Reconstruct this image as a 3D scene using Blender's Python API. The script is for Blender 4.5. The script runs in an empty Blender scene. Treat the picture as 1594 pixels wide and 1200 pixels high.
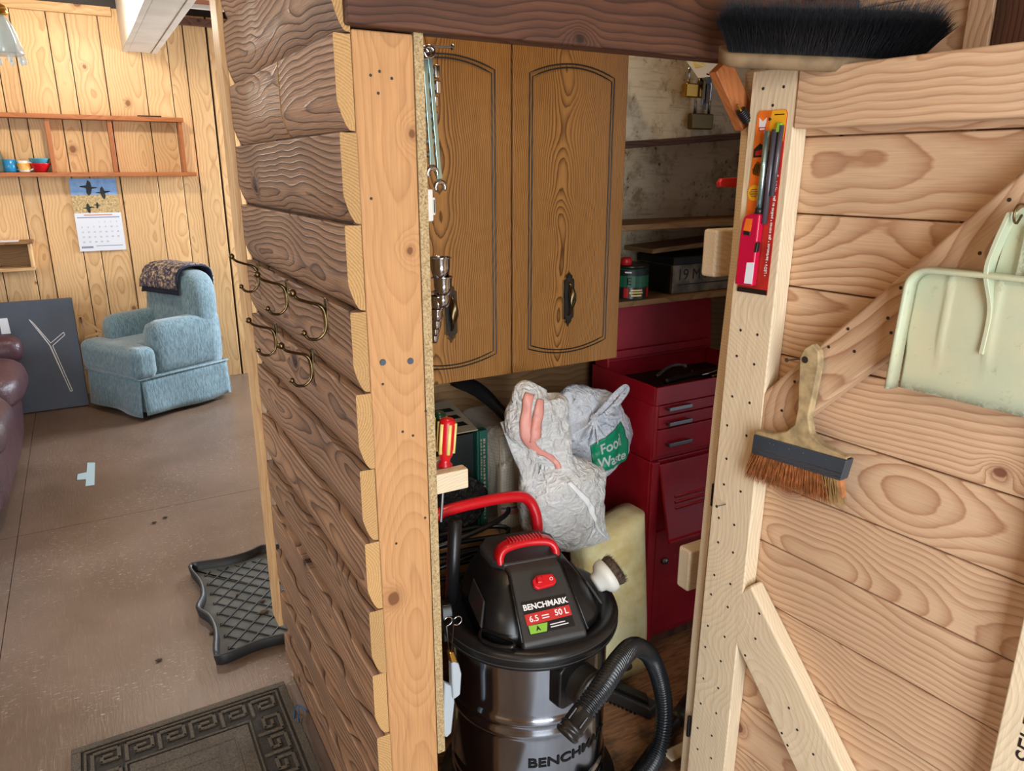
import bpy, bmesh, math, random
from mathutils import Vector, Matrix, noise
random.seed(7)
sc = bpy.context.scene
COL = sc.collection
R = math.radians

# ------------------------------------------------------------------ camera
CAMZ = 1.39
FPX, CX, CY = 1150.0, 797.0, 600.0
PITCH = math.atan(336.0 / FPX)
HEAD = R(29.8)
cd = bpy.data.cameras.new('camera')
cd.sensor_width = 36.0
cd.lens = FPX / 1594.0 * 36.0
cd.clip_start = 0.02
cam = bpy.data.objects.new('camera', cd)
COL.objects.link(cam)
cam.location = (0, 0, CAMZ)
cam.rotation_euler = (math.pi / 2 - PITCH, 0, -HEAD)
sc.camera = cam

# ------------------------------------------------------------------ view, world, lights
vs = sc.view_settings
vs.view_transform = 'Standard'
vs.look = 'None'
vs.gamma = 1.0
vs.use_curve_mapping = False
vs.exposure = 0.36

wd = bpy.data.worlds.new('world')
sc.world = wd
wd.use_nodes = True
bgn = wd.node_tree.nodes['Background']
bgn.inputs[0].default_value = (0.75, 0.85, 1.0, 1)
bgn.inputs[1].default_value = 0.6


def area(name, loc, target, sx, sy, power, color):
    l = bpy.data.lights.new(name, 'AREA')
    l.shape = 'RECTANGLE'
    l.size, l.size_y, l.energy, l.color = sx, sy, power, color
    o = bpy.data.objects.new(name, l)
    COL.objects.link(o)
    o.location = loc
    o.rotation_euler = (Vector(target) - Vector(loc)).to_track_quat('-Z', 'Y').to_euler()
    return o


def point(name, loc, power, color, rad):
    l = bpy.data.lights.new(name, 'POINT')
    l.energy, l.color, l.shadow_soft_size = power, color, rad
    o = bpy.data.objects.new(name, l)
    COL.objects.link(o)
    o.location = loc
    return o


area('daylight_doorway_behind', (0.20, -0.93, 1.05), (0.20, 1.0, 0.95), 0.9, 1.9, 46, (0.86, 0.94, 1.0))
area('daylight_window_left', (-1.66, 2.75, 1.35), (0.3, 2.9, 0.5), 1.3, 1.1, 46, (0.72, 0.87, 1.0))
area('daylight_window_right', (2.56, 4.72, 1.15), (0.3, 3.9, 0.0), 0.95, 1.3, 165, (0.78, 0.89, 1.0))
point('ceiling_bulb_near', (-0.75, 0.35, 2.1), 9, (1.0, 0.90, 0.74), 0.06)
point('ceiling_bulb_far', (0.18, 4.35, 2.12), 22, (1.0, 0.93, 0.81), 0.05)
point('closet_bulb', (0.75, 1.30, 2.12), 7, (1.0, 0.80, 0.52), 0.05)


# ------------------------------------------------------------------ pixel helpers (photo pixel -> point on a real plane)
_F = Vector((math.sin(HEAD) * math.cos(PITCH), math.cos(HEAD) * math.cos(PITCH), -math.sin(PITCH)))
_R = Vector((math.cos(HEAD), -math.sin(HEAD), 0))
_U = _R.cross(_F)
CAM = Vector((0, 0, CAMZ))


def ray(x, y):
    return _F + _R * ((x - CX) / FPX) - _U * ((y - CY) / FPX)


def py(x, y, Y):
    d = ray(x, y)
    return CAM + d * (Y / d.y)


def pxx(x, y, X):
    d = ray(x, y)
    return CAM + d * (X / d.x)


def pz(x, y, Z=0.0):
    d = ray(x, y)
    return CAM + d * ((Z - CAMZ) / d.z)


# ------------------------------------------------------------------ material helpers
def srgb(r, g, b):
    def f(c):
        c /= 255.0
        return c / 12.92 if c <= 0.04045 else ((c + 0.055) / 1.055) ** 2.4
    return (f(r), f(g), f(b), 1.0)


class NT:
    def __init__(self, name):
        self.m = bpy.data.materials.new(name)
        self.m.use_nodes = True
        self.t = self.m.node_tree
        self.b = self.t.nodes['Principled BSDF']
        self.tc = None

    def node(self, typ, props=None, **ins):
        n = self.t.nodes.new(typ)
        for k, v in (props or {}).items():
            setattr(n, k, v)
        for k, v in ins.items():
            self.put(n, k, v)
        return n

    def put(self, n, k, v):
        key = int(k[1:]) if (k[0] == 'i' and k[1:].isdigit()) else k.replace('_', ' ')
        s = n.inputs[key]
        if isinstance(v, bpy.types.NodeSocket):
            self.t.links.new(v, s)
        else:
            s.default_value = v

    def math(self, op, a, b=0.0, clamp=False):
        n = self.node('ShaderNodeMath', {'operation': op, 'use_clamp': clamp}, i0=a, i1=b)
        return n.outputs[0]

    def comb(self, x, y, z):
        return self.node('ShaderNodeCombineXYZ', None, i0=x, i1=y, i2=z).outputs[0]

    def obj(self):
        if not self.tc:
            self.tc = self.t.nodes.new('ShaderNodeTexCoord')
        return self.tc.outputs['Object']

    def mapped(self, scale=(1, 1, 1), loc=(0, 0, 0), rot=(0, 0, 0)):
        n = self.node('ShaderNodeMapping', None, Vector=self.obj())
        n.inputs['Scale'].default_value = scale
        n.inputs['Location'].default_value = loc
        n.inputs['Rotation'].default_value = rot
        return n.outputs[0]

    def noise(self, vec, scale, detail=3, rough=0.55, dist=0.0):
        n = self.node('ShaderNodeTexNoise', None, Vector=vec, Scale=scale, Detail=detail, Roughness=rough, Distortion=dist)
        return n.outputs['Fac']

    def mix(self, fac, a, b, blend='MIX'):
        n = self.t.nodes.new('ShaderNodeMix')
        n.data_type = 'RGBA'
        n.blend_type = blend
        for i, v in ((0, fac), (6, a), (7, b)):
            s = n.inputs[i]
            if isinstance(v, bpy.types.NodeSocket):
                self.t.links.new(v, s)
            else:
                s.default_value = v
        return n.outputs[2]

    def ramp(self, fac, stops, interp='LINEAR'):
        n = self.t.nodes.new('ShaderNodeValToRGB')
        n.color_ramp.interpolation = interp
        els = n.color_ramp.elements
        while len(els) < len(stops):
            els.new(0.5)
        for e, (p, c) in zip(els, stops):
            e.position = p
            e.color = c if not isinstance(c, (int, float)) else (c, c, c, 1)
        self.put(n, 'Fac', fac)
        return n.outputs[0]

    def sstep(self, v, a, b, lo=0.0, hi=1.0):
        n = self.node('ShaderNodeMapRange', {'interpolation_type': 'SMOOTHSTEP'}, i0=v, i1=a, i2=b, i3=lo, i4=hi)
        return n.outputs[0]

    def bump(self, h, strength=0.3, dist=0.002):
        n = self.node('ShaderNodeBump', None, Height=h, Strength=strength, Distance=dist)
        self.t.links.new(n.outputs[0], self.b.inputs['Normal'])

    def set(self, **kw):
        for k, v in kw.items():
            self.put(self.b, k, v)
        return self.m


def wood(name, light, dark, knotc, freq=110, W=0.08, depth=0.03, wob=0.05, knots=0.5, kscale=5.0, krad=0.010,
         rough=0.55, bump=0.12, streak=0.25, contrast=0.8, var=0.12, stain=None, stain_amt=0.5, bdist=0.002, spec=0.35):
    t = NT(name)
    co = t.obj()
    rnd = t.t.nodes.new('ShaderNodeObjectInfo').outputs['Random']
    r1 = t.math('FRACT', t.math('MULTIPLY', rnd, 7.31))
    r2 = t.math('FRACT', t.math('MULTIPLY', rnd, 23.7))
    r3 = t.math('FRACT', t.math('MULTIPLY', rnd, 61.3))
    s = t.node('ShaderNodeSeparateXYZ', None, i0=co)
    x, y, z = s.outputs
    px = t.math('ADD', x, t.math('MULTIPLY', rnd, 53.0))
    P = t.comb(px, t.math('ADD', y, t.math('MULTIPLY', r1, 20.0)), t.math('ADD', z, t.math('MULTIPLY', r2, 20.0)))
    w1 = t.math('SUBTRACT', t.noise(t.comb(px, t.math('MULTIPLY', r1, 9.0), 0.0), 2.6, 2), 0.5)
    w2 = t.math('SUBTRACT', t.noise(t.comb(px, t.math('MULTIPLY', r2, 9.0), 5.0), 2.2, 2), 0.45)
    yc = t.math('ADD', t.math('ADD', y, t.math('MULTIPLY', t.math('SUBTRACT', r1, 0.5), W)), t.math('MULTIPLY', w1, wob * 2))
    zc = t.math('ADD', t.math('ADD', z, t.math('MULTIPLY', t.math('ADD', r2, 0.35), depth)), t.math('MULTIPLY', w2, depth * 3.0))
    v = t.node('ShaderNodeTexVoronoi', {'voronoi_dimensions': '2D', 'feature': 'F1'},
               Vector=t.comb(px, t.math('ADD', t.math('MULTIPLY', y, 1.25), t.math('MULTIPLY', r3, 31.0)), 0.0), Scale=kscale, Randomness=0.85)
    d = t.math('DIVIDE', v.outputs['Distance'], kscale)
    d = t.math('ADD', d, t.math('MULTIPLY', t.math('SUBTRACT', t.noise(P, 60, 2), 0.5), 0.006))
    vc = t.node('ShaderNodeSeparateColor', None, i0=v.outputs['Color'])
    mask = t.math('LESS_THAN', vc.outputs[0], knots)
    kr = t.math('MULTIPLY', t.math('ADD', 0.55, vc.outputs[1]), krad)
    k = t.math('MULTIPLY', mask, t.sstep(d, 0.055, 0.0))
    rr = t.math('SQRT', t.math('ADD', t.math('MULTIPLY', yc, yc), t.math('MULTIPLY', zc, zc)))
    fine = t.math('SUBTRACT', t.noise(t.node('ShaderNodeVectorMath', {'operation': 'MULTIPLY'}, i0=P, i1=(7.0, 30.0, 30.0)).outputs[0], 1.0, 3), 0.5)
    rr = t.math('ADD', t.math('ADD', rr, t.math('MULTIPLY', t.math('MULTIPLY', k, k), 0.035)), t.math('MULTIPLY', fine, 0.006))
    ring = t.math('FRACT', t.math('MULTIPLY', rr, freq))
    tt = t.ramp(ring, [(0.0, 0.05), (0.35, 0.12), (0.72, 0.55), (0.9, 1.0), (1.0, 0.05)])
    fib = t.noise(t.node('ShaderNodeVectorMath', {'operation': 'MULTIPLY'}, i0=P, i1=(14.0, 420.0, 420.0)).outputs[0], 1.0, 2)
    slow = t.noise(t.node('ShaderNodeVectorMath', {'operation': 'MULTIPLY'}, i0=P, i1=(2.0, 9.0, 9.0)).outputs[0], 1.0, 3)
    lf = t.math('MULTIPLY', tt, t.math('MULTIPLY', contrast, t.math('ADD', 0.55, slow)), clamp=True)
    c = t.mix(lf, light, dark)
    if stain:
        c = t.mix(t.math('MULTIPLY', t.sstep(slow, 0.42, 0.72), stain_amt), c, stain)
    val = t.math('ADD', t.math('MULTIPLY', t.math('SUBTRACT', fib, 0.5), streak * 2), t.math('ADD', 1.0 - var, t.math('MULTIPLY', r3, var * 2)))
    c = t.mix(1.0, c, t.comb(val, val, val), 'MULTIPLY')
    kd = t.math('MULTIPLY', mask, t.sstep(t.math('DIVIDE', d, kr), 1.15, 0.75))
    kring = t.math('MULTIPLY', t.math('FRACT', t.math('MULTIPLY', d, 420.0)), 0.35)
    kcol = t.mix(kring, knotc, tuple(0.45 * q for q in knotc[:3]) + (1,))
    c = t.mix(t.math('MULTIPLY', kd, 0.92), c, kcol)
    halo = t.math('MULTIPLY', t.math('MULTIPLY', mask, t.sstep(t.math('DIVIDE', d, kr), 2.6, 1.0)), 0.4)
    c = t.mix(halo, c, tuple(0.5 * (a + b) for a, b in zip(dark[:3], knotc[:3])) + (1,))
    t.set(Base_Color=c, Roughness=rough)
    t.b.inputs['Specular IOR Level'].default_value = spec
    h = t.math('ADD', t.math('MULTIPLY', tt, 0.8), t.math('MULTIPLY', fib, 0.5))
    t.bump(h, bump, bdist)
    return t.m


def plain(name, col, rough=0.5, metal=0.0, spec=0.5, bumpn=0.0, bscale=40, colvar=0.0, vscale=8, coat=0.0, sub=0.0, trans=0.0, alpha=1.0, ior=None, bdist=0.002):
    t = NT(name)
    c = col
    if colvar:
        n = t.noise(t.obj(), vscale, 4)
        c = t.mix(t.sstep(n, 0.35, 0.65), tuple(max(0, q * (1 - colvar)) for q in col[:3]) + (1,), tuple(min(1, q * (1 + colvar)) for q in col[:3]) + (1,))
    t.set(Base_Color=c, Roughness=rough, Metallic=metal)
    t.b.inputs['Specular IOR Level'].default_value = spec
    t.b.inputs['Coat Weight'].default_value = coat
    t.b.inputs['Transmission Weight'].default_value = trans
    t.b.inputs['Alpha'].default_value = alpha
    if sub:
        t.b.inputs['Subsurface Weight'].default_value = sub
        t.b.inputs['Subsurface Radius'].default_value = (0.02, 0.02, 0.02)
    if ior:
        t.b.inputs['IOR'].default_value = ior
    if bumpn:
        t.bump(t.noise(t.obj(), bscale, 4), bumpn, bdist)
    return t.m


M = {}
M['pine_wall'] = wood('pine_wall', srgb(218, 180, 130), srgb(180, 130, 80), srgb(126, 78, 42), freq=70, W=0.12, depth=0.05, knots=0.20, kscale=3.4, krad=0.014, rough=0.45, bump=0.05, contrast=0.6, var=0.14)
M['pine_door'] = wood('pine_door', srgb(208, 175, 142), srgb(160, 113, 83), srgb(106, 54, 44), freq=105, W=0.20, depth=0.06, wob=0.035, knots=0.45, kscale=3.6, krad=0.016, rough=0.55, bump=0.05, contrast=0.75, var=0.06)
M['pine_pale'] = wood('pine_pale', srgb(224, 206, 176), srgb(202, 174, 136), srgb(140, 95, 60), freq=170, W=0.4, depth=0.12, wob=0.008, knots=0.10, kscale=4.0, krad=0.006, rough=0.6, bump=0.05, contrast=0.55, var=0.04)
M['stud'] = wood('stud', srgb(190, 142, 94), srgb(162, 112, 68), srgb(96, 52, 26), freq=120, W=0.09, depth=0.07, wob=0.02, knots=0.55, kscale=5.5, krad=0.010, rough=0.65, bump=0.06, contrast=0.5, var=0.03)
M['endgrain'] = wood('endgrain', srgb(186, 148, 98), srgb(146, 108, 64), srgb(120, 80, 45), freq=240, W=0.2, depth=0.05, wob=0.02, knots=0.0, rough=0.8, bump=0.25, contrast=0.8, var=0.12)
M['siding'] = wood('siding', srgb(166, 129, 99), srgb(72, 50, 38), srgb(50, 30, 24), freq=100, W=0.10, depth=0.036, wob=0.045, knots=0.26, kscale=3.6, krad=0.016, rough=0.5, bump=0.6, streak=0.35, contrast=0.85, var=0.18, stain=srgb(104, 84, 72), stain_amt=0.5, bdist=0.004)
M['header'] = wood('header', srgb(104, 66, 46), srgb(54, 32, 24), srgb(36, 22, 16), freq=110, W=0.1, depth=0.04, knots=0.25, kscale=4, rough=0.65, bump=0.3, contrast=0.8, var=0.05, stain=srgb(52, 34, 28), stain_amt=0.6)
M['redwood'] = wood('redwood', srgb(176, 108, 62), srgb(142, 80, 42), srgb(90, 45, 22), freq=120, knots=0.1, rough=0.4, bump=0.05, contrast=0.6, var=0.08)
M['oak'] = wood('oak', srgb(158, 110, 58), srgb(84, 50, 20), srgb(80, 46, 20), freq=230, W=0.10, depth=0.05, wob=0.05, knots=0.0, rough=0.36, bump=0.05, contrast=0.95, streak=0.35, var=0.03)
M['brace_wood'] = wood('brace_wood', srgb(172, 104, 58), srgb(140, 80, 42), srgb(90, 45, 22), freq=140, knots=0.1, rough=0.6, contrast=0.5)
M['crate_wood'] = wood('crate_wood', srgb(150, 116, 78), srgb(112, 80, 50), srgb(60, 40, 26), freq=120, knots=0.2, rough=0.75, contrast=0.6)
M['white_beam'] = plain('white_painted_wood', srgb(214, 208, 196), 0.6, colvar=0.08, vscale=5, bumpn=0.1, bscale=20)


def particle_board():
    t = NT('particle_board')
    n = t.noise(t.obj(), 320, 3, 0.7)
    n2 = t.noise(t.obj(), 60, 3)
    c = t.ramp(n, [(0.3, srgb(112, 88, 54)), (0.5, srgb(176, 150, 108)), (0.7, srgb(206, 184, 142))])
    c = t.mix(t.math('MULTIPLY', n2, 0.35), c, srgb(140, 118, 84))
    t.set(Base_Color=c, Roughness=0.8)
    t.bump(n, 0.4, 0.001)
    return t.m


M['particle'] = particle_board()


def plywood_white():
    t = NT('stained_white_plywood')
    n = t.noise(t.mapped((3, 30, 30)), 3, 5, 0.65)
    n2 = t.noise(t.obj(), 12, 5, 0.7)
    n3 = t.noise(t.obj(), 60, 3, 0.7)
    c = t.mix(t.sstep(n2, 0.46, 0.7), srgb(206, 190, 160), srgb(150, 128, 98))
    c = t.mix(t.sstep(n, 0.5, 0.75), c, srgb(170, 150, 120))
    sp = t.math('MULTIPLY', t.sstep(n3, 0.58, 0.68), t.sstep(n2, 0.45, 0.6))
    c = t.mix(sp, c, srgb(78, 66, 56))
    t.set(Base_Color=c, Roughness=0.8)
    t.bump(n, 0.2, 0.002)
    return t.m


M['plywood_white'] = plywood_white()


def floor_paint():
    t = NT('worn_floor_paint')
    o = t.obj()
    g = t.noise(t.mapped((26, 3, 1)), 4, 4, 0.6, 1.2)
    blot = t.noise(o, 1.6, 5, 0.6)
    sc1 = t.noise(t.mapped((5, 16, 1), rot=(0, 0, 0.5)), 9, 5, 0.75)
    patch = t.noise(o, 2.3, 3)
    c = t.mix(t.sstep(blot, 0.3, 0.7), srgb(98, 80, 66), srgb(120, 100, 86))
    c = t.mix(t.math('MULTIPLY', t.sstep(g, 0.55, 0.75), 0.35), c, srgb(150, 128, 104))
    wear = t.math('MULTIPLY', t.sstep(sc1, 0.57, 0.66), t.sstep(patch, 0.44, 0.58))
    c = t.mix(t.math('MULTIPLY', wear, 0.75), c, srgb(196, 184, 172))
    t.set(Base_Color=c, Roughness=t.math('ADD', 0.20, t.math('MULTIPLY', blot, 0.25)))
    t.bump(t.math('ADD', g, t.math('MULTIPLY', sc1, 0.4)), 0.35, 0.002)
    return t.m


M['floor'] = floor_paint()


def closet_floor():
    t = NT('dirty_plywood_floor')
    o = t.obj()
    g = t.noise(t.mapped((3, 22, 1), rot=(0, 0, 0.2)), 5, 5, 0.65, 1.0)
    b = t.noise(o, 5, 5, 0.65)
    c = t.mix(t.sstep(g, 0.35, 0.7), srgb(160, 116, 82), srgb(112, 76, 52))
    c = t.mix(t.sstep(b, 0.5, 0.68), c, srgb(62, 46, 38))
    t.set(Base_Color=c, Roughness=0.7)
    t.bump(g, 0.3, 0.002)
    return t.m


M['closet_floor'] = closet_floor()


def fabric(name, c1, c2, scale=120, rough=0.9, bump=0.5, stretch=(1, 1, 0.25)):
    t = NT(name)
    n = t.noise(t.mapped(stretch), scale, 3, 0.7)
    n2 = t.noise(t.obj(), 6, 3)
    c = t.mix(t.sstep(n, 0.3, 0.7), c1, c2)
    c = t.mix(t.math('MULTIPLY', n2, 0.25), c, c1)
    t.set(Base_Color=c, Roughness=rough)
    t.b.inputs['Sheen Weight'].default_value = 0.4
    t.bump(n, bump, 0.003)
    return t.m


M['blue_chenille'] = fabric('blue_chenille', srgb(82, 108, 118), srgb(128, 156, 166))


def throw_mat():
    t = NT('patterned_throw')
    v = t.node('ShaderNodeTexVoronoi', {'feature': 'DISTANCE_TO_EDGE'}, Vector=t.obj(), Scale=26.0)
    n = t.noise(t.obj(), 45, 4, 0.7)
    c = t.ramp(n, [(0.35, srgb(62, 62, 80)), (0.47, srgb(132, 116, 106)), (0.57, srgb(200, 178, 148))], 'CONSTANT')
    c = t.mix(t.sstep(v.outputs['Distance'], 0.06, 0.02), c, srgb(60, 58, 78))
    t.set(Base_Color=c, Roughness=0.95)
    t.bump(n, 0.4, 0.003)
    return t.m


M['throw'] = throw_mat()
M['throw_under'] = plain('navy_throw_lining', srgb(28, 34, 52), 0.9)


def leather():
    t = NT('burgundy_leather')
    n = t.noise(t.obj(), 90, 4, 0.6)
    n2 = t.noise(t.obj(), 9, 4, 0.6, 1.0)
    c = t.mix(n2, srgb(52, 30, 38), srgb(84, 54, 62))
    t.set(Base_Color=c, Roughness=0.38)
    t.bump(t.math('ADD', t.math('MULTIPLY', n, 0.3), n2), 0.5, 0.012)
    return t.m


M['leather'] = leather()
M['slate'] = plain('slate_carton', srgb(70, 78, 92), 0.55, colvar=0.06)
M['white'] = plain('white_print', srgb(232, 232, 232), 0.6)
M['paper'] = plain('white_paper', srgb(226, 232, 242), 0.7)
M['paper_line'] = plain('paper_rule', srgb(140, 150, 175), 0.7)
M['paper_red'] = plain('paper_heading_red', srgb(206, 150, 130), 0.7)
M['bird'] = plain('bird_print', srgb(42, 46, 44), 0.7)


def calendar_pic():
    t = NT('calendar_picture')
    s = t.node('ShaderNodeSeparateXYZ', None, i0=t.obj())
    n = t.noise(t.obj(), 90, 4, 0.75)
    grass = t.ramp(n, [(0.3, srgb(96, 76, 52)), (0.5, srgb(196, 168, 116)), (0.68, srgb(228, 206, 152))])
    sky = t.ramp(t.noise(t.obj(), 25, 3), [(0.3, srgb(104, 146, 200)), (0.7, srgb(140, 178, 220))])
    f = t.sstep(t.math('ADD', s.outputs[2], t.math('MULTIPLY', n, 0.03)), 0.118, 0.126)
    t.set(Base_Color=t.mix(f, grass, sky), Roughness=0.45)
    return t.m


M['calpic'] = calendar_pic()
M['blackplastic'] = plain('black_plastic', srgb(22, 22, 24), 0.34, bumpn=0.05, bscale=300)
M['greyplastic'] = plain('charcoal_plastic', srgb(52, 51, 51), 0.42, bumpn=0.08, bscale=400, colvar=0.06)
M['rubber'] = plain('black_rubber', srgb(28, 29, 31), 0.5, bumpn=0.1, bscale=80)
M['traymat'] = plain('dusty_rubber_tray', srgb(80, 80, 72), 0.75, bumpn=0.2, bscale=70, colvar=0.25, vscale=9)
M['dirt'] = plain('dry_dirt', srgb(70, 52, 36), 0.9)


def mat_fibre(name, a, b):
    t = NT(name)
    n = t.noise(t.obj(), 220, 3, 0.7)
    n2 = t.noise(t.obj(), 7, 4, 0.6)
    c = t.mix(t.sstep(n, 0.3, 0.7), a, b)
    c = t.mix(t.math('MULTIPLY', t.sstep(n2, 0.45, 0.7), 0.5), c, srgb(54, 46, 38))
    t.set(Base_Color=c, Roughness=0.95)
    t.bump(n, 0.7, 0.003)
    return t.m


M['mat_pile'] = mat_fibre('doormat_pile', srgb(62, 54, 44), srgb(98, 86, 70))
M['mat_base'] = mat_fibre('doormat_base', srgb(38, 34, 30), srgb(58, 51, 43))
M['chrome'] = plain('chrome', srgb(200, 202, 206), 0.12, 1.0)
M['steel'] = plain('dull_steel', srgb(140, 140, 142), 0.35, 1.0)
M['bronze'] = plain('antique_brass', srgb(104, 88, 62), 0.28, 1.0, colvar=0.2, vscale=60)
M['brass'] = plain('brass', srgb(200, 152, 72), 0.25, 1.0, colvar=0.1)
M['brass_dull'] = plain('dull_brass', srgb(122, 106, 74), 0.4, 1.0, colvar=0.1)
M['groove'] = plain('dark_groove', srgb(30, 20, 12), 0.5)
M['screwdark'] = plain('screw_hole', srgb(52, 44, 40), 0.6, 0.3)


def red_metal():
    t = NT('worn_red_paint')
    n = t.noise(t.obj(), 7, 5, 0.65)
    n2 = t.noise(t.obj(), 90, 3, 0.7)
    c = t.mix(t.sstep(n, 0.3, 0.75), srgb(152, 12, 32), srgb(172, 28, 44))
    c = t.mix(t.math('MULTIPLY', t.sstep(n2, 0.66, 0.74), 0.35), c, srgb(170, 80, 80))
    t.set(Base_Color=c, Roughness=t.math('ADD', 0.24, t.math('MULTIPLY', n, 0.25)))
    return t.m


M['redmetal'] = red_metal()
M['redplastic'] = plain('red_plastic', srgb(206, 20, 32), 0.3, coat=0.2)
M['magenta'] = plain('crimson_lighter_plastic', srgb(196, 12, 62), 0.25, coat=0.4)


def tank_metal():
    t = NT('polished_steel_tank')
    n = t.noise(t.mapped((1, 1, 0.15)), 60, 3)
    t.set(Base_Color=t.mix(n, srgb(142, 148, 158), srgb(172, 178, 188)), Metallic=1.0, Roughness=0.14)
    return t.m


M['tank'] = tank_metal()


def bag_mat(name, a, b, stretch):
    t = NT(name)
    n = t.noise(t.mapped(stretch), 22, 6, 0.75, 1.2)
    n = t.math('ABSOLUTE', t.math('SUBTRACT', n, 0.5))
    wv = t.node('ShaderNodeVectorMath', {'operation': 'ADD'}, i0=t.mapped((1, 1, 0.7)), i1=t.node('ShaderNodeTexNoise', None, Vector=t.obj(), Scale=14.0, Detail=2.0).outputs['Color']).outputs[0]
    for vsc, amp in ((8.0, 1.0), (20.0, 0.35)):
        v = t.node('ShaderNodeTexVoronoi', {'feature': 'F1'}, Vector=wv, Scale=vsc)
        n = t.math('ADD', n, t.math('MULTIPLY', v.outputs['Distance'], amp))
    n2 = t.noise(t.obj(), 14, 3)
    c = t.mix(t.sstep(n2, 0.35, 0.65), a, b)
    t.set(Base_Color=c, Roughness=0.24)
    t.b.inputs['Subsurface Weight'].default_value = 0.1
    t.b.inputs['Subsurface Radius'].default_value = (0.02, 0.02, 0.02)
    t.bump(n, 0.75, 0.018)
    return t.m


M['bag_white'] = bag_mat('thin_white_plastic', srgb(236, 235, 231), srgb(249, 249, 247), (1.2, 1.2, 4.5))
M['bag_blue'] = bag_mat('thin_bluish_plastic', srgb(212, 218, 230), srgb(238, 240, 246), (3.5, 3.5, 0.9))
M['bag_black'] = bag_mat('black_bin_liner', srgb(14, 14, 16), srgb(24, 24, 28), (2, 2, 2))
M['coral'] = plain('coral_drawstring', srgb(224, 152, 138), 0.45)
M['bag_strip'] = plain('bag_seam', srgb(238, 238, 236), 0.35)
M['green'] = plain('bag_green_print', srgb(0, 128, 88), 0.4)
M['boxgreen'] = plain('carton_green', srgb(14, 74, 62), 0.5)
M['boxblack'] = plain('carton_black', srgb(16, 22, 20), 0.5)
M['kraft'] = plain('carton_kraft', srgb(150, 132, 108), 0.8, colvar=0.1, vscale=20)
M['clear'] = plain('clear_vinyl', srgb(225, 220, 208), 0.08, alpha=0.22, spec=0.8)


def linen():
    t = NT('checked_linen')
    s = t.node('ShaderNodeSeparateXYZ', None, i0=t.obj())
    g1 = t.math('LESS_THAN', t.math('FRACT', t.math('MULTIPLY', s.outputs[0], 130.0)), 0.18)
    g2 = t.math('LESS_THAN', t.math('FRACT', t.math('MULTIPLY', s.outputs[2], 130.0)), 0.18)
    c = t.mix(t.math('MULTIPLY', t.math('MAXIMUM', g1, g2), 0.5), srgb(214, 204, 186), srgb(150, 140, 122))
    t.set(Base_Color=c, Roughness=0.9)
    return t.m


M['linen'] = linen()
for nm, c in dict(stripe_green=(70, 140, 60), stripe_orange=(230, 150, 60), stripe_purple=(120, 40, 90), stripe_pink=(220, 110, 110)).items():
    M[nm] = plain(nm, srgb(*c), 0.8)


def foam():
    t = NT('yellowed_foam')
    n = t.noise(t.obj(), 9, 4)
    t.set(Base_Color=t.mix(t.sstep(n, 0.35, 0.7), srgb(226, 216, 168), srgb(198, 174, 112)), Roughness=0.9)
    t.bump(t.noise(t.obj(), 70, 4), 0.4, 0.004)
    t.b.inputs['Subsurface Weight'].default_value = 0.1
    return t.m


M['foam'] = foam()
M['bristle_black'] = plain('black_bristle', srgb(22, 26, 32), 0.55)
M['bristle_tan'] = plain('tan_bristle', srgb(172, 112, 66), 0.7, colvar=0.25, vscale=60)
M['bristle_pale'] = plain('pale_bristle', srgb(176, 146, 96), 0.7, colvar=0.2, vscale=60)
M['brush_wood'] = plain('grimy_brush_handle', srgb(168, 146, 108), 0.75, colvar=0.28, vscale=38, bumpn=0.2, bscale=120)
M['broom_wood'] = plain('grimy_broom_block', srgb(126, 104, 76), 0.75, colvar=0.25, vscale=22, bumpn=0.2, bscale=90)
M['ferrule'] = plain('blue_grey_ferrule', srgb(66, 76, 88), 0.4, 0.3, colvar=0.1)


def dustpan_mat():
    t = NT('old_pale_green_plastic')
    n = t.noise(t.obj(), 8, 4, 0.6)
    n2 = t.noise(t.obj(), 50, 4, 0.75)
    c = t.mix(t.sstep(n, 0.3, 0.7), srgb(178, 188, 162), srgb(198, 194, 162))
    c = t.mix(t.math('MULTIPLY', t.sstep(n2, 0.6, 0.7), 0.3), c, srgb(130, 116, 84))
    s = t.node('ShaderNodeSeparateXYZ', None, i0=t.obj())
    edge = t.sstep(t.math('ADD', s.outputs[1], t.math('MULTIPLY', n2, 0.03)), 0.030, 0.006)
    c = t.mix(t.math('MULTIPLY', edge, t.sstep(n2, 0.4, 0.55)), c, srgb(92, 80, 56))
    t.set(Base_Color=c, Roughness=0.42)
    return t.m


M['dustpan'] = dustpan_mat()
M['pack_orange'] = plain('pack_orange', srgb(232, 116, 40), 0.3, colvar=0.15, vscale=20)
M['pack_red'] = plain('pack_red', srgb(176, 44, 34), 0.3, colvar=0.2, vscale=20)
M['pack_yellow'] = plain('pack_yellow', srgb(240, 176, 40), 0.3)
M['pack_black'] = plain('pack_black', srgb(38, 30, 28), 0.3)
M['tealchrome'] = plain('teal_tinted_chrome', srgb(176, 212, 214), 0.22, 0.9)  # on the spanner shafts the teal is reflection put into the chrome colour
M['gun'] = plain('gunmetal_tube', srgb(92, 88, 98), 0.25, 0.4)
M['limegreen'] = plain('lime_green', srgb(136, 188, 66), 0.35)
M['labelred'] = plain('sticker_red', srgb(192, 48, 48), 0.4)
M['labelblack'] = plain('sticker_black', srgb(26, 26, 28), 0.35)
M['mugblue'] = plain('blue_glaze', srgb(36, 136, 190), 0.2)
M['mugwhite'] = plain('white_glaze', srgb(230, 226, 216), 0.2)
M['mugyellow'] = plain('yellow_glaze', srgb(232, 178, 84), 0.3)
M['bowlred'] = plain('red_glaze', srgb(196, 22, 36), 0.22)
M['bowlteal'] = plain('teal_glaze', srgb(70, 146, 168), 0.22)
M['jargreen'] = plain('grey_green_glaze', srgb(96, 104, 88), 0.3)
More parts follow.
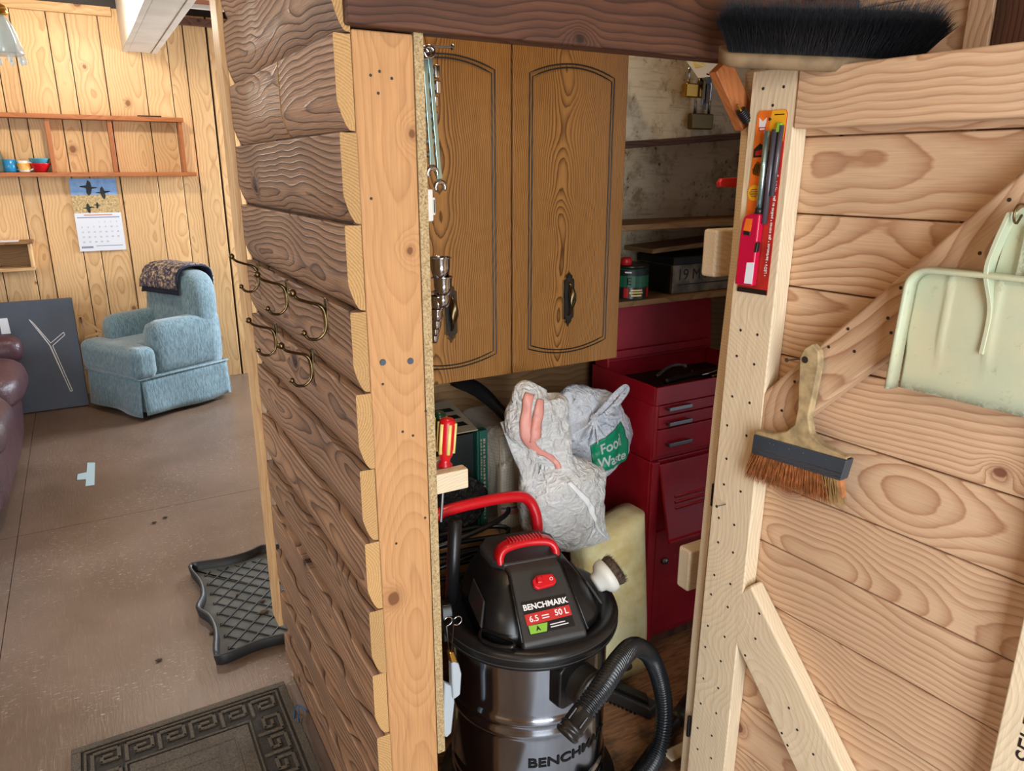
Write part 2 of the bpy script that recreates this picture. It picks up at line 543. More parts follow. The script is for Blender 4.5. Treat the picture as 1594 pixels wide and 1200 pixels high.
M['glass'] = plain('pale_glass', srgb(206, 224, 226), 0.08, alpha=0.45, spec=0.9)
M['tape'] = plain('blue_masking_tape', srgb(168, 196, 206), 0.6)
M['bluecord'] = plain('blue_cord', srgb(34, 86, 130), 0.5)
M['yellow'] = plain('pale_yellow_plastic', srgb(236, 214, 130), 0.35)
M['scredgreen'] = plain('green_handle', srgb(12, 62, 40), 0.3)
M['grime_metal'] = plain('scratched_tin', srgb(118, 108, 92), 0.45, 0.6, colvar=0.45, vscale=14)
M['grime_dark'] = plain('scratched_tin_dark', srgb(38, 36, 33), 0.5, 0.4, colvar=0.3, vscale=14)
M['cangreen'] = plain('can_green', srgb(28, 92, 62), 0.4)
M['canred'] = plain('can_red', srgb(190, 28, 30), 0.4)
M['sock_grey'] = plain('pale_blue_cloth', srgb(178, 186, 192), 0.85)
M['scrub_white'] = plain('brush_white', srgb(214, 214, 206), 0.45)
M['scrub_hair'] = plain('brown_scrub_bristle', srgb(78, 62, 48), 0.9, bumpn=1.0, bscale=260, colvar=0.5, vscale=120, bdist=0.006)
M['reflector'] = plain('pale_reflector', srgb(196, 202, 212), 0.55, colvar=0.06)  # surface of the added floor panel that the drum reflects
M['plaster'] = plain('room_shell_paint', srgb(196, 178, 150), 0.8)
M['ceil'] = plain('ceiling_board', srgb(176, 150, 116), 0.8)
M['brownpanel'] = plain('brown_ceiling_panel', srgb(132, 74, 46), 0.7)
M['windowpane'] = plain('window_pane', srgb(210, 225, 240), 0.1)
M['bulb'] = plain('bulb_glass', srgb(255, 240, 210), 0.3)
M['bulb'].node_tree.nodes['Principled BSDF'].inputs['Emission Color'].default_value = (1, 0.85, 0.6, 1)
M['bulb'].node_tree.nodes['Principled BSDF'].inputs['Emission Strength'].default_value = 12
M['cable'] = plain('black_cable', srgb(18, 18, 20), 0.3)
M['hose'] = plain('black_hose', srgb(26, 30, 34), 0.25)


# ------------------------------------------------------------------ geometry helpers
def V(*a):
    return Vector(a)


class MB:
    def __init__(self):
        self.v, self.f = [], []

    def add(self, vs, fs):
        n = len(self.v)
        self.v += [Vector(p) for p in vs]
        self.f += [tuple(i + n for i in q) for q in fs]
        return self

    def box(self, a, b):
        (x0, y0, z0), (x1, y1, z1) = a, b
        return self.add([(x0, y0, z0), (x1, y0, z0), (x1, y1, z0), (x0, y1, z0), (x0, y0, z1), (x1, y0, z1), (x1, y1, z1), (x0, y1, z1)],
                        [(0, 3, 2, 1), (4, 5, 6, 7), (0, 1, 5, 4), (1, 2, 6, 5), (2, 3, 7, 6), (3, 0, 4, 7)])

    def prism(self, poly, o, X, Y, z0, z1):
        Z = X.cross(Y)
        n = len(poly)
        vs = [o + X * a + Y * b + Z * z0 for a, b in poly] + [o + X * a + Y * b + Z * z1 for a, b in poly]
        ar = sum(poly[i][0] * poly[(i + 1) % n][1] - poly[(i + 1) % n][0] * poly[i][1] for i in range(n))
        bot, top = tuple(range(n - 1, -1, -1)), tuple(range(n, 2 * n))
        sides = [(i, (i + 1) % n, n + (i + 1) % n, n + i) for i in range(n)]
        fs = [bot, top] + sides
        if ar < 0:
            fs = [q[::-1] for q in fs]
        return self.add(vs, fs)

    def loft(self, rings, cap=True, closed=True):
        n = len(rings[0])
        vs = [p for r in rings for p in r]
        fs = []
        for i in range(len(rings) - 1):
            for j in range(n if closed else n - 1):
                k = (j + 1) % n
                fs.append((i * n + j, i * n + k, (i + 1) * n + k, (i + 1) * n + j))
        if cap and closed:
            fs.append(tuple(range(n - 1, -1, -1)))
            fs.append(tuple((len(rings) - 1) * n + j for j in range(n)))
        return self.add(vs, fs)

    def tube(self, pts, r, seg=8, cap=True, closed=False):
        pts = [Vector(p) for p in pts]
        n = len(pts)
        rs = r if isinstance(r, (list, tuple)) else [r] * n
        rings = []
        up = None
        for i, p in enumerate(pts):
            if closed:
                d = pts[(i + 1) % n] - pts[i - 1]
            else:
                d = pts[min(i + 1, n - 1)] - pts[max(i - 1, 0)]
            if d.length < 1e-9:
                d = V(0, 0, 1)
            d.normalize()
            if up is None:
                up = d.orthogonal().normalized()
            else:
                up = (up - d * up.dot(d))
                up = up.normalized() if up.length > 1e-6 else d.orthogonal().normalized()
            w = d.cross(up)
            rings.append([p + (up * math.cos(a) + w * math.sin(a)) * rs[i] for a in [2 * math.pi * k / seg for k in range(seg)]])
        if closed:
            rings.append(rings[0])
            return self.loft(rings, False)
        return self.loft(rings, cap)

    def lathe(self, prof, o, ax=None, seg=24, cap=True):
        ax = (ax or V(0, 0, 1)).normalized()
        u = ax.orthogonal().normalized()
        w = ax.cross(u)
        o = Vector(o)
        return self.loft([[o + ax * h + (u * math.cos(a) + w * math.sin(a)) * r for a in [2 * math.pi * k / seg for k in range(seg)]] for r, h in prof], cap)

    def ball(self, c, r, seg=12, scale=(1, 1, 1)):
        c = Vector(c)
        rings = []
        nn = max(4, seg // 2)
        for i in range(nn + 1):
            t = math.pi * i / nn
            s = max(math.sin(t), 0.02)
            rings.append([c + V(r * s * math.cos(2 * math.pi * k / seg) * scale[0], r * s * math.sin(2 * math.pi * k / seg) * scale[1], -r * math.cos(t) * scale[2]) for k in range(seg)])
        return self.loft(rings)

    def grid(self, fn, nu, nv):
        vs = [fn(i / nu, j / nv) for j in range(nv + 1) for i in range(nu + 1)]
        fs = [(j * (nu + 1) + i, j * (nu + 1) + i + 1, (j + 1) * (nu + 1) + i + 1, (j + 1) * (nu + 1) + i) for j in range(nv) for i in range(nu)]
        return self.add(vs, fs)

    def build(self, name, mat, parent=None, base=None, bev=0.0, bseg=2, smooth=False, sub=0, solid=0.0, matrix=None, recalc=False):
        b = Vector(base) if base is not None else V(0, 0, 0)
        if parent is not None and base is None:
            b = Vector(parent['_b']) if '_b' in parent else V(0, 0, 0)
        me = bpy.data.meshes.new(name)
        me.from_pydata([tuple(p - b) for p in self.v], [], self.f)
        if recalc:
            bm = bmesh.new()
            bm.from_mesh(me)
            bmesh.ops.recalc_face_normals(bm, faces=bm.faces)
            bm.to_mesh(me)
            bm.free()
        me.materials.append(M[mat] if isinstance(mat, str) else mat)
        o = bpy.data.objects.new(name, me)
        COL.objects.link(o)
        if parent is not None:
            o.parent = parent
            if matrix is not None:
                o.matrix_basis = matrix
        else:
            o.location = b
            if matrix is not None:
                o.matrix_basis = matrix
        if smooth:
            for p in me.polygons:
                p.use_smooth = True
        if solid:
            md = o.modifiers.new('solid', 'SOLIDIFY')
            md.thickness = solid
            md.offset = 0
        if bev:
            md = o.modifiers.new('bevel', 'BEVEL')
            md.width = bev
            md.segments = bseg
            md.limit_method = 'ANGLE'
            md.angle_limit = R(40)
            md.use_clamp_overlap = True
            for p in me.polygons:
                p.use_smooth = True
            md.harden_normals = True
        if sub:
            md = o.modifiers.new('subdiv', 'SUBSURF')
            md.levels = md.render_levels = sub
        return o


def thing(name, label, cat, base=(0, 0, 0), rz=0.0, group=None, kind=None):
    o = bpy.data.objects.new(name, None)
    o.empty_display_size = 0.05
    COL.objects.link(o)
    o.location = base
    o.rotation_euler = (0, 0, rz)
    if rz == 0.0:
        o['_b'] = tuple(base)
    if kind:
        o['kind'] = kind
    if label:
        o['label'] = label
    if cat:
        o['category'] = cat
    if group:
        o['group'] = group
    return o


def tag(o, label=None, cat=None, group=None, kind=None):
    for k, v in (('label', label), ('category', cat), ('group', group), ('kind', kind)):
        if v:
            o[k] = v
    return o


def frame(o, X, Y, parent=None):
    X = X.normalized()
    Z = X.cross(Y).normalized()
    Y = Z.cross(X)
    b = Vector(parent['_b']) if (parent is not None and '_b' in parent) else V(0, 0, 0)
    m = Matrix((X, Y, Z)).transposed().to_4x4()
    m.translation = Vector(o) - b
    return m


def board(name, o, X, Y, L, W, T, mat, parent=None, bev=0.002, poly=None):
    """a board: local X along the grain, Y across, Z through; o is the middle of its starting end"""
    mb = MB()
    if poly:
        mb.prism(poly, V(0, 0, 0), V(1, 0, 0), V(0, 1, 0), -T / 2, T / 2)
    else:
        mb.box((0, -W / 2, -T / 2), (L, W / 2, T / 2))
    return mb.build(name, mat, parent, base=(0, 0, 0), bev=bev, matrix=frame(o, X, Y, parent))


def text_mesh(s, size, align='CENTER', extrude=0.0004, bold=0.0):
    c = bpy.data.curves.new('txt', 'FONT')
    c.body = s
    c.size = size
    c.align_x = align
    c.align_y = 'CENTER'
    c.extrude = extrude
    c.offset = bold
    o = bpy.data.objects.new('txt', c)
    COL.objects.link(o)
    dg = bpy.context.evaluated_depsgraph_get()
    me = bpy.data.meshes.new_from_object(o.evaluated_get(dg))
    bpy.data.objects.remove(o)
    bpy.data.curves.remove(c)
    return me


def text(name, s, size, mat, parent, o, X, Y, align='CENTER', bold=0.0, fn=None, sx=1.0, extrude=0.0004):
    me = text_mesh(s, size, align, extrude, bold)
    me.name = name
    me.materials.clear()
    me.materials.append(M[mat])
    ob = bpy.data.objects.new(name, me)
    COL.objects.link(ob)
    ob.parent = parent
    if fn:
        for v in me.vertices:
            v.co = fn(v.co)
    else:
        for v in me.vertices:
            v.co.x *= sx
        ob.matrix_basis = frame(o, X, Y, parent)
    return ob


UX, UY, UZ = V(1, 0, 0), V(0, 1, 0), V(0, 0, 1)


def arc(c, u, v, r, a0, a1, n):
    return [c + (u * math.cos(a0 + (a1 - a0) * i / n) + v * math.sin(a0 + (a1 - a0) * i / n)) * r for i in range(n + 1)]


def spline(pts, n=8):
    pts = [Vector(p) for p in pts]
    out = []
    for i in range(len(pts) - 1):
        p0, p1, p2, p3 = pts[max(i - 1, 0)], pts[i], pts[i + 1], pts[min(i + 2, len(pts) - 1)]
        for k in range(n):
            t = k / n
            out.append(0.5 * ((2 * p1) + (p2 - p0) * t + (2 * p0 - 5 * p1 + 4 * p2 - p3) * t * t + (3 * p1 - p0 - 3 * p2 + p3) * t ** 3))
    out.append(pts[-1])
    return out
# @@STRUCTURE
# ================================================================== STRUCTURE
YB = 5.33          # far wall
# floor
fl = MB().box((-1.7, -1.7, -0.08), (2.6, 5.5, -0.014)).build('floor', 'groove')
tag(fl, kind='structure')
xs = [-1.7, -0.385, 2.6]
ys = [-1.7, 0.82, 3.255, YB]
for i in range(2):
    for j in range(3):
        MB().box((xs[i] + 0.0012, ys[j] + 0.0012, -0.014), (xs[i + 1] - 0.0012, ys[j + 1] - 0.0012, 0)).build('plywood_sheet', 'floor', fl)
cf = MB().box((0.45, 1.0, 0.0), (1.9, 1.82, 0.006)).build('floor_closet', 'closet_floor')
tag(cf, kind='structure')
th_ = MB().box((0.455, 0.40, 0.0), (1.02, 0.998, 0.004)).build('floor_reflector', 'reflector')  # pale panel added out of view so the vacuum drum mirrors a light strip
tag(th_, kind='structure')
MB().box((1.27, 1.47, 0.006), (1.9, 1.75, 0.035)).build('floor_batten', 'header', cf)

# far wall of vertical pine planks
wb = MB().box((-1.7, YB + 0.012, 0), (2.6, YB + 0.08, 2.4)).build('wall_back', 'groove')
tag(wb, kind='structure')
seams = [-1.7, -1.52, -1.31, -1.15, -0.94, -0.79, -0.60, -0.44, -0.274, -0.181, -0.006, 0.09, 0.255, 0.466, 0.614, 0.714, 0.847, 1.02, 1.2, 1.36, 1.56, 1.74, 1.9, 2.1, 2.3, 2.48, 2.6]
for i in range(len(seams) - 1):
    a, b = seams[i] + 0.0025, seams[i + 1] - 0.0025
    if abs(seams[i] - 0.847) < 1e-6:
        a += 0.008
    board('plank', V((a + b) / 2, YB + 0.004 + 0.002 * (i % 3), 0.0), UZ, UX, 2.30, b - a, 0.016, 'pine_wall', wb, bev=0.003)
tr = board('trim_1', V(-1.7, YB - 0.025, 2.275), UX, UZ, 2.03, 0.05, 0.03, 'pine_wall')
tag(tr, kind='structure')
tr = board('trim_2', V(0.56, YB - 0.03, 2.26), UX, UZ, 2.0, 0.04, 0.04, 'header')
tag(tr, kind='structure')

# ceiling with a boxed white beam
ce = MB().box((-1.7, -1.7, 2.36), (2.6, 5.5, 2.45)).build('ceiling', 'ceil')
tag(ce, kind='structure')
MB().box((0.56, 1.9, 2.34), (2.6, YB, 2.358)).build('ceiling_panel', 'brownpanel', ce)
for yy in (5.16, 4.86, 4.5):
    MB().box((0.56, yy, 2.315), (2.6, yy + 0.035, 2.34)).build('batten', 'white_beam', ce, bev=0.002)
MB().box((0.66, 4.5, 2.30), (0.71, 5.2, 2.34)).build('joist', 'white_beam', ce, bev=0.002)
for a, b, dz in ((0.362, 0.391, 0.0), (0.3935, 0.5185, 0.003), (0.521, 0.552, 0.0)):
    MB().box((a, 1.9, 2.068 + dz), (b, YB, 2.36)).build('beam_board', 'white_beam', ce, bev=0.002)

# partition clad in coved log siding
wp = MB().box((0.348, 1.077, 0), (0.436, 1.86, 2.36)).build('wall_partition', 'header')
tag(wp, kind='structure')
PITCHB = 0.1245


def siding(y0, y1, zb, h=PITCHB):
    c = zb + h / 2
    prof = [(0.3465, 0.0), (0.3400, 0.0008), (0.3370, 0.003), (0.3325, 0.010), (0.3285, 0.020), (0.3255, 0.030), (0.3235, 0.037), (0.3228, 0.042), (0.3228, 0.070), (0.3228, h - 0.0045), (0.3236, h - 0.0022), (0.3250, h - 0.0016), (0.3400, h - 0.0022), (0.3465, h - 0.0022)]
    pts = [(zb + q - c, p - 0.336) for p, q in prof]
    n = 14
    mb = MB()
    mb.loft([[V((y1 - y0) * i / n, a, b) for a, b in pts] for i in range(n + 1)])
    o = mb.build('siding_board', 'siding', wp, base=(0, 0, 0), matrix=frame(V(0.336, y0, c), UY, UZ), recalc=True)
    o.data.materials.append(M['endgrain'])
    for p in o.data.polygons:
        if abs(p.normal.x) > 0.9:
            p.material_index = 1
    return o


jY = pxx(437, 143, 0.325).y
for k in range(-6, 13):
    zb = 1.565 - PITCHB * k
    h = PITCHB
    if zb < 0:
        h, zb = PITCHB + zb - 0.001, 0.001
    e = 1.0365 + 0.002 * math.sin(k * 2.3)
    if k == 1:
        siding(e, jY - 0.004, zb, h)
        siding(jY + 0.004, 1.80, zb, h)
    else:
        siding(e, 1.80, zb, h)
board('stud', V(0.392, 1.0566, 0.0), UZ, UX, 1.57, 0.089, 0.038, 'stud', wp, bev=0.003)
for x_, y_ in ((596, 564), (639, 562)):
    p = py(x_, y_, 1.037)
    MB().lathe([(0.0052, 0), (0.0048, 0.0015)], p + V(0, 0.0003, 0), V(0, -1, 0), 12).build('screw_head', 'ferrule', wp)
for x_, y_ in ((577, 117), (591, 111), (589, 145), (610, 122), (578, 309), (663, 640), (596, 598), (643, 678), (627, 672), (617, 846), (662, 806)):
    p = py(x_, y_, 1.037)
    MB().lathe([(0.0022, 0), (0.002, 0.0006)], p + V(0, 0.0003, 0), V(0, -1, 0), 8).build('nail_hole', 'screwdark', wp)
MB().box((0.4375, 1.0385, 0.354), (0.4525, 1.82, 1.60)).build('lining_panel', 'particle', wp, bev=0.0015)
board('end_trim', V(0.3185, 1.836, 0.215), UZ, V(0, -1, 0), 2.1, 0.072, 0.013, 'pine_wall', wp, bev=0.002)
board('end_board', V(0.392, 1.868, 0.0), UZ, UX, 2.3, 0.09, 0.015, 'pine_wall', wp)

# closet back, side, header and jamb
wcb = MB().box((0.436, 1.82, 0), (1.96, 1.86, 2.36)).build('wall_closet_back', 'crate_wood')
tag(wcb, kind='structure')
wcs = MB().box((1.92, 1.06, 0), (1.96, 1.82, 2.36)).build('wall_closet_right', 'crate_wood')
tag(wcs, kind='structure')
wf = thing('wall_front', None, None, (1.1, 1.04, 0), kind='structure')
board('header_beam', V(0.338, 1.043, 1.655), UX, UZ, 1.009, 0.165, 0.046, 'header', wf, bev=0.004)
MB().box((0.45, 1.03, 1.74), (1.35, 1.06, 2.36)).build('upper_panel', 'header', wf)
jl = [py(1158, 140, 1.03), py(1137, 400, 1.03), py(1109, 640, 1.03), py(1075, 1000, 1.03), py(1059, 1195, 1.03)]
jpoly = [(1.145, 0.0), (1.145, 1.57)] + [(p.x, p.z) for p in [py(1160, 112, 1.03)] + jl] + [(jl[-1].x - 0.002, 0.0)]
MB().prism([(a, b) for a, b in jpoly], V(0, 1.03, 0), UX, UZ, 0.0, 0.022).build('jamb', 'pine_pale', wf, bev=0.002)
for (x_, y_, h_) in ((1161, 265, 0.06), (1107, 770, 0.05), (1069, 1130, 0.055)):
    p = py(x_ + 3, y_, 1.007)
    MB().box((p.x - 0.004, 1.003, p.z - h_ / 2), (p.x + 0.004, 1.010, p.z + h_ / 2)).build('hinge', 'steel' if y_ < 400 else 'blackplastic', wf, bev=0.002)
# blocking pieces behind the jamb
for (xa, ya, yb_) in ((1117, 358, 432), (1075, 860, 921), (1046, 1185, 1240)):
    a, b = py(xa, ya, 1.08), py(xa, yb_, 1.08)
    board('blocking', V(a.x, 1.10, (a.z + b.z) / 2), UX, UZ, 0.8, abs(a.z - b.z), 0.038, 'pine_pale', wf, bev=0.006)
MB().box((1.146, 1.031, 0), (1.348, 1.06, 1.57)).build('infill_panel', 'pine_wall', wf)
# short brown brace under the header with a spring catch
a, b = py(1128, 100, 1.0), py(1166, 185, 1.0)
board('brace', a + V(0, 0.012, 0), b - a, (b - a).cross(UY), (b - a).length + 0.01, 0.040, 0.02, 'brace_wood', wf, bev=0.002)

# right wall: pine boards, casing, dark outer board
wr = MB().box((1.356, -1.7, 0), (1.42, 1.06, 2.36)).build('wall_right', 'groove')
tag(wr, kind='structure')
z0 = 1.683 - 8 * 0.126
for k in range(14):
    board('plank', V(1.35, 1.02, z0 + 0.126 * k + 0.063), V(0, -1, 0), UZ, 0.22, 0.1245, 0.014, 'pine_door', wr, bev=0.003)
board('casing', V(1.342, 0.779, 0.0), UZ, V(0, -1, 0), 2.3, 0.042, 0.02, 'pine_door', wr)
board('outer_board', V(1.346, 0.65, 0.0), UZ, V(0, -1, 0), 2.3, 0.21, 0.02, 'header', wr)
MB().box((1.348, -1.7, 0), (1.356, 0.54, 2.36)).build('wall_panel', 'pine_wall', wr)

# rest of the shell (out of the photograph)
for nm, a, b in (('wall_left', (-1.78, -1.7, 0), (-1.7, 5.5, 2.36)), ('wall_rear', (-1.7, -1.08, 0), (1.42, -1.0, 2.36)),
                 ('wall_far_right', (2.6, 1.86, 0), (2.68, 5.5, 2.36)), ('wall_behind_closet', (1.96, 1.82, 0), (2.6, 1.9, 2.36))):
    tag(MB().box(a, b).build(nm, 'plaster' if 'behind' in nm else 'pine_wall'), kind='structure')


def window(n, c, X, Y, w, h):
    t_ = thing('window_%d' % n, None, None, tuple(c), kind='structure')
    Z = X.cross(Y)
    mb = MB().prism([(-w / 2, -h / 2), (w / 2, -h / 2), (w / 2, h / 2), (-w / 2, h / 2)], c, X, Y, 0.004, 0.010)
    mb.build('pane', 'windowpane', t_)
    for a, b, c2, d in ((-w / 2 - .06, -h / 2 - .06, w / 2 + .06, -h / 2), (-w / 2 - .06, h / 2, w / 2 + .06, h / 2 + .06), (-w / 2 - .06, -h / 2, -w / 2, h / 2), (w / 2, -h / 2, w / 2 + .06, h / 2)):
        MB().prism([(a, b), (c2, b), (c2, d), (a, d)], c, X, Y, 0.002, 0.03).build('window_frame', 'white_beam', t_)


window(1, V(0.20, -1.0, 1.05), V(-1, 0, 0), UZ, 0.9, 1.9)
window(2, V(-1.7, 2.75, 1.35), UY, UZ, 1.3, 1.1)
window(3, V(2.6, 4.72, 1.15), V(0, -1, 0), UZ, 0.95, 1.3)

# ------------------------------------------------------------------ the open plank door
DA = R(-4)
DU = V(-math.sin(DA), -math.cos(DA), 0)       # along the door, from hinge towards the camera
DN = DU.cross(UZ)                             # out of its inner face
D0 = V(1.035, 1.0, 0)
door = thing('door_1', None, None, tuple(D0), kind='structure')


def dr(x, y, w=0.0):
    """photo pixel -> (u, z) on the door's face lifted by w"""
    o = D0 + DN * w
    d = ray(x, y)
    t = (o - CAM).dot(DN) / d.dot(DN)
    p = CAM + d * t
    return (p - D0).dot(DU), p.z


def dp(u, z, w=0.0):
    return D0 + DU * u + UZ * z + DN * w


for k in range(-2, 11):
    zt = 1.317 - 0.126 * k
    zb = zt - 0.126
    zt = min(zt, 1.55)
    zb = max(zb, 0.03)
    if zt - zb > 0.02:
        board('plank', dp(0.012, (zt + zb) / 2, -0.0475), DU, UZ, 0.69, zt - zb - 0.0022, 0.018, 'pine_door', door, bev=0.003)
# stiles (local x runs up)
SX, SY = UZ, -DU
st = [(0.03, 0.0), (0.03, -0.100), (1.552, -0.113), (1.552, -0.020)]
board('stile', dp(0, 0, -0.019), SX, SY, 0, 0, 0.038, 'pine_pale', door, bev=0.003, poly=st)
us = dr(1557, 1120)[0]
board('stile', dp(us + 0.045, 0.03, -0.019), SX, SY, 1.42, 0.09, 0.038, 'pine_pale', door, bev=0.003)
board('rail', dp(0.1135, 1.5, -0.017), DU, UZ, us - 0.02, 0.091, 0.040, 'stud' if False else 'pine_door', door, bev=0.004)
# upper diagonal brace
a, b = V(*dr(1186, 612), 0), V(*dr(1594, 262), 0)
c_, d_ = V(*dr(1186, 692), 0), V(*dr(1398, 541), 0)
ang = (b - a).normalized()
nrm = V(-ang.y, ang.x, 0)
wbr = abs((d_ - a).dot(nrm))
L_ = (b - a).length + 0.06
xl = DU * ang.x + UZ * ang.y
yl = DU * nrm.x + UZ * nrm.y
sk = wbr * ang.y / ang.x
board('brace', dp(a.x, a.y, -0.019), xl, yl, 0, 0, 0.037, 'pine_door', door, bev=0.007, poly=[(0, 0), (L_, 0), (L_, -wbr), (-sk * 0.999, -wbr)])
# lower diagonal brace
a, b = V(*dr(1168, 911), 0), V(*dr(1311, 1200), 0)
d_ = V(*dr(1238, 1200), 0)
ang = (b - a).normalized()
nrm = V(ang.y, -ang.x, 0)
wbr = abs((d_ - a).dot(nrm))
xl = DU * ang.x + UZ * ang.y
yl = -(DU * nrm.x + UZ * nrm.y)
lo = V(*dr(1142, 997), 0) - a
up_ = V(*dr(1150, 922), 0) - a
toL = lambda q: (q.dot(ang), -abs(q.dot(nrm)))
yl = xl.cross(-DN) * -1
sgn = 1 if (DU * lo.x + UZ * lo.y).dot(yl) > 0 else -1
pl = [(0, 0), (0.46, 0), (0.46, sgn * wbr), (lo.dot(ang), sgn * abs(lo.dot(nrm))), (up_.dot(ang), sgn * abs(up_.dot(nrm)))]
board('brace', dp(a.x, a.y, -0.0185), xl, yl, 0, 0, 0.037, 'pine_pale', door, bev=0.006, poly=pl)


def screw(x, y, w=0.0, r=0.0028):
    u, z = dr(x, y, w)
    return MB().lathe([(r, 0), (r * 0.9, 0.0006), (r * 0.4, 0.0008)], dp(u, z, w - 0.0001), DN, 8).build('screw', 'screwdark', door)


for x_, y_ in ((1188, 138), (1220, 135), (1203, 164), (1153, 514), (1179, 521), (1147, 554), (1174, 567), (1140, 617), (1167, 627), (1132, 662), (1162, 678), (1131, 714), (1127, 754), (1153, 765),
               (1119, 806), (1143, 817), (1118, 844), (1141, 860), (1112, 895), (1137, 909), (1107, 925), (1133, 945), (1102, 974), (1128, 991), (1098, 1007), (1122, 1029), (1095, 1056), (1118, 1071),
               (1091, 1095), (1115, 1110), (1086, 1133), (1108, 1145), (1086, 1166), (1107, 1180), (1284, 129), (1319, 129), (1316, 174), (1510, 104), (1507, 152),
               (1290, 540), (1320, 512), (1330, 547), (1387, 518), (1382, 495), (1525, 394), (1402, 448), (1237, 594), (1217, 639), (1571, 311),
               (1182, 955), (1176, 994), (1160, 1020), (1228, 1102), (1241, 1136), (1266, 1174), (1217, 1141), (1226, 1160)):
    screw(x_, y_)
text('stamp', 'SELECT', 0.04, 'pack_black', door, dp(us + 0.043, 0.63, 0.0003), UZ, -DU, bold=0.0)
# @@OBJECTS_LEFT
# ================================================================== LEFT ROOM
# long two-tier wall shelf
sh = thing('wall_shelf', 'long two-tier reddish wooden shelf on the far plank wall', 'shelf', (0.69, YB, 1.37))
zl = py(303, 271, YB - 0.11).z
zu = py(290, 187, YB - 0.11).z
board('shelf_board', V(-1.2, YB - 0.064, zl), UX, UZ, 1.885, 0.024, 0.118, 'redwood', sh, bev=0.002)
board('shelf_board', V(-1.2, YB - 0.064, zu), UX, UZ, 1.845, 0.024, 0.118, 'redwood', sh, bev=0.002)
for xx in (-0.79, -0.42, -0.085, 0.235, 0.625):
    board('divider', V(xx, YB - 0.052, zl + 0.0125), UZ, UX, zu - zl - 0.025, 0.024, 0.088, 'redwood', sh, bev=0.002)
zs = zl + 0.0125


def cup(name, x, y, z, prof, mat, label, cat, handle=None, inner=True):
    t_ = thing(name, label, cat, (x, y, z))
    body = MB().lathe(prof, (x, y, z), None, 24, cap=False)
    body.build('body', mat, t_, smooth=True)
    if handle:
        s, r0, zc, hr = handle
        MB().tube(arc(V(x + s * r0, y - 0.006, z + zc), V(s, 0, 0), UZ, hr, -1.6, 1.6, 10), 0.005, 8).build('handle', mat, t_, smooth=True)
    return t_


zcup = [(0.002, 0.001), (0.030, 0.001), (0.034, 0.006), (0.036, 0.07), (0.035, 0.0705), (0.0325, 0.068), (0.031, 0.008), (0.002, 0.006)]
px_ = lambda x: py(x, 255, YB - 0.07).x
cup('mug', px_(15), YB - 0.07, zs, [(a * 0.88, b) for a, b in zcup], 'mugblue', 'blue mug at the left on the long wall shelf', 'mug', (1, 0.030, 0.036, 0.022))
m2 = cup('mug', px_(37), YB - 0.07, zs, [(a * 0.85, b * 0.92) for a, b in zcup], 'mugwhite', 'white mug with a yellow band between blue mug and bowls', 'mug', (1, 0.028, 0.034, 0.021))
MB().lathe([(0.0312, 0.014), (0.0318, 0.05)], (px_(37), YB - 0.07, zs), None, 24, False).build('band', 'mugyellow', m2, smooth=True)
bw = [(0.002, 0.001), (0.026, 0.001), (0.034, 0.012), (0.047, 0.032), (0.053, 0.046), (0.054, 0.050), (0.050, 0.048), (0.032, 0.016), (0.002, 0.008)]
cup('bowl', px_(62), YB - 0.065, zs, bw, 'bowlred', 'red bowl, lowest of the bowl stack on the shelf', 'bowl')
cup('bowl', px_(62), YB - 0.065, zs + 0.028, bw, 'bowlteal', 'teal bowl nested on top of the red bowl', 'bowl')
cup('jar', px_(-4), YB - 0.06, zs, [(0.002, 0), (0.034, 0.0), (0.036, 0.01), (0.035, 0.08), (0.026, 0.10), (0.026, 0.115), (0.002, 0.116)], 'jargreen', 'grey-green jar cut by the left edge of the photo', 'jar')
p = py(232, 179, YB - 0.08)
tag(MB().box((p.x - 0.066, YB - 0.10, zu + 0.0122), (p.x + 0.066, YB - 0.07, zu + 0.021)).build('flat_bar', 'groove', base=(p.x, YB - 0.08, zu + 0.0122), bev=0.002), 'thin dark bar lying on top of the upper shelf board', 'bar')

# calendar
ca = thing('wall_calendar', 'open wall calendar with a picture of birds over a month page', 'calendar', (0.1, YB - 0.012, 0.90))
cx0, cx1, cz0, czm, cz1 = -0.022, 0.232, 0.905, 1.135, 1.338
yc_ = YB - 0.013
MB().box((cx0, yc_, cz0), (cx1, yc_ + 0.004, czm)).build('month_page', 'paper', ca)
pic = MB().box((cx0, yc_, czm), (cx1 - 0.004, yc_ + 0.003, cz1)).build('picture_page', 'calpic', ca, base=(0.1, yc_, czm))
pic.location = V(0.1, yc_, czm) - Vector(ca['_b'])


def bird(cx, cz, s, flip):
    pts = [(0, 0.5), (0.16, 0.35), (0.20, 0.05), (0.5, 0.02), (0.52, -0.04), (0.2, -0.08), (0.1, -0.4), (-0.05, -0.55), (-0.16, -0.35), (-0.14, -0.05), (-0.5, 0.1), (-0.5, 0.04), (-0.12, 0.15)]
    pts = [(cx + s * a * flip, cz + s * b) for a, b in pts]
    MB().prism(pts, V(0, yc_ - 0.0002, 0), UX, UZ, 0.0, 0.0006).build('bird_print', 'bird', ca)


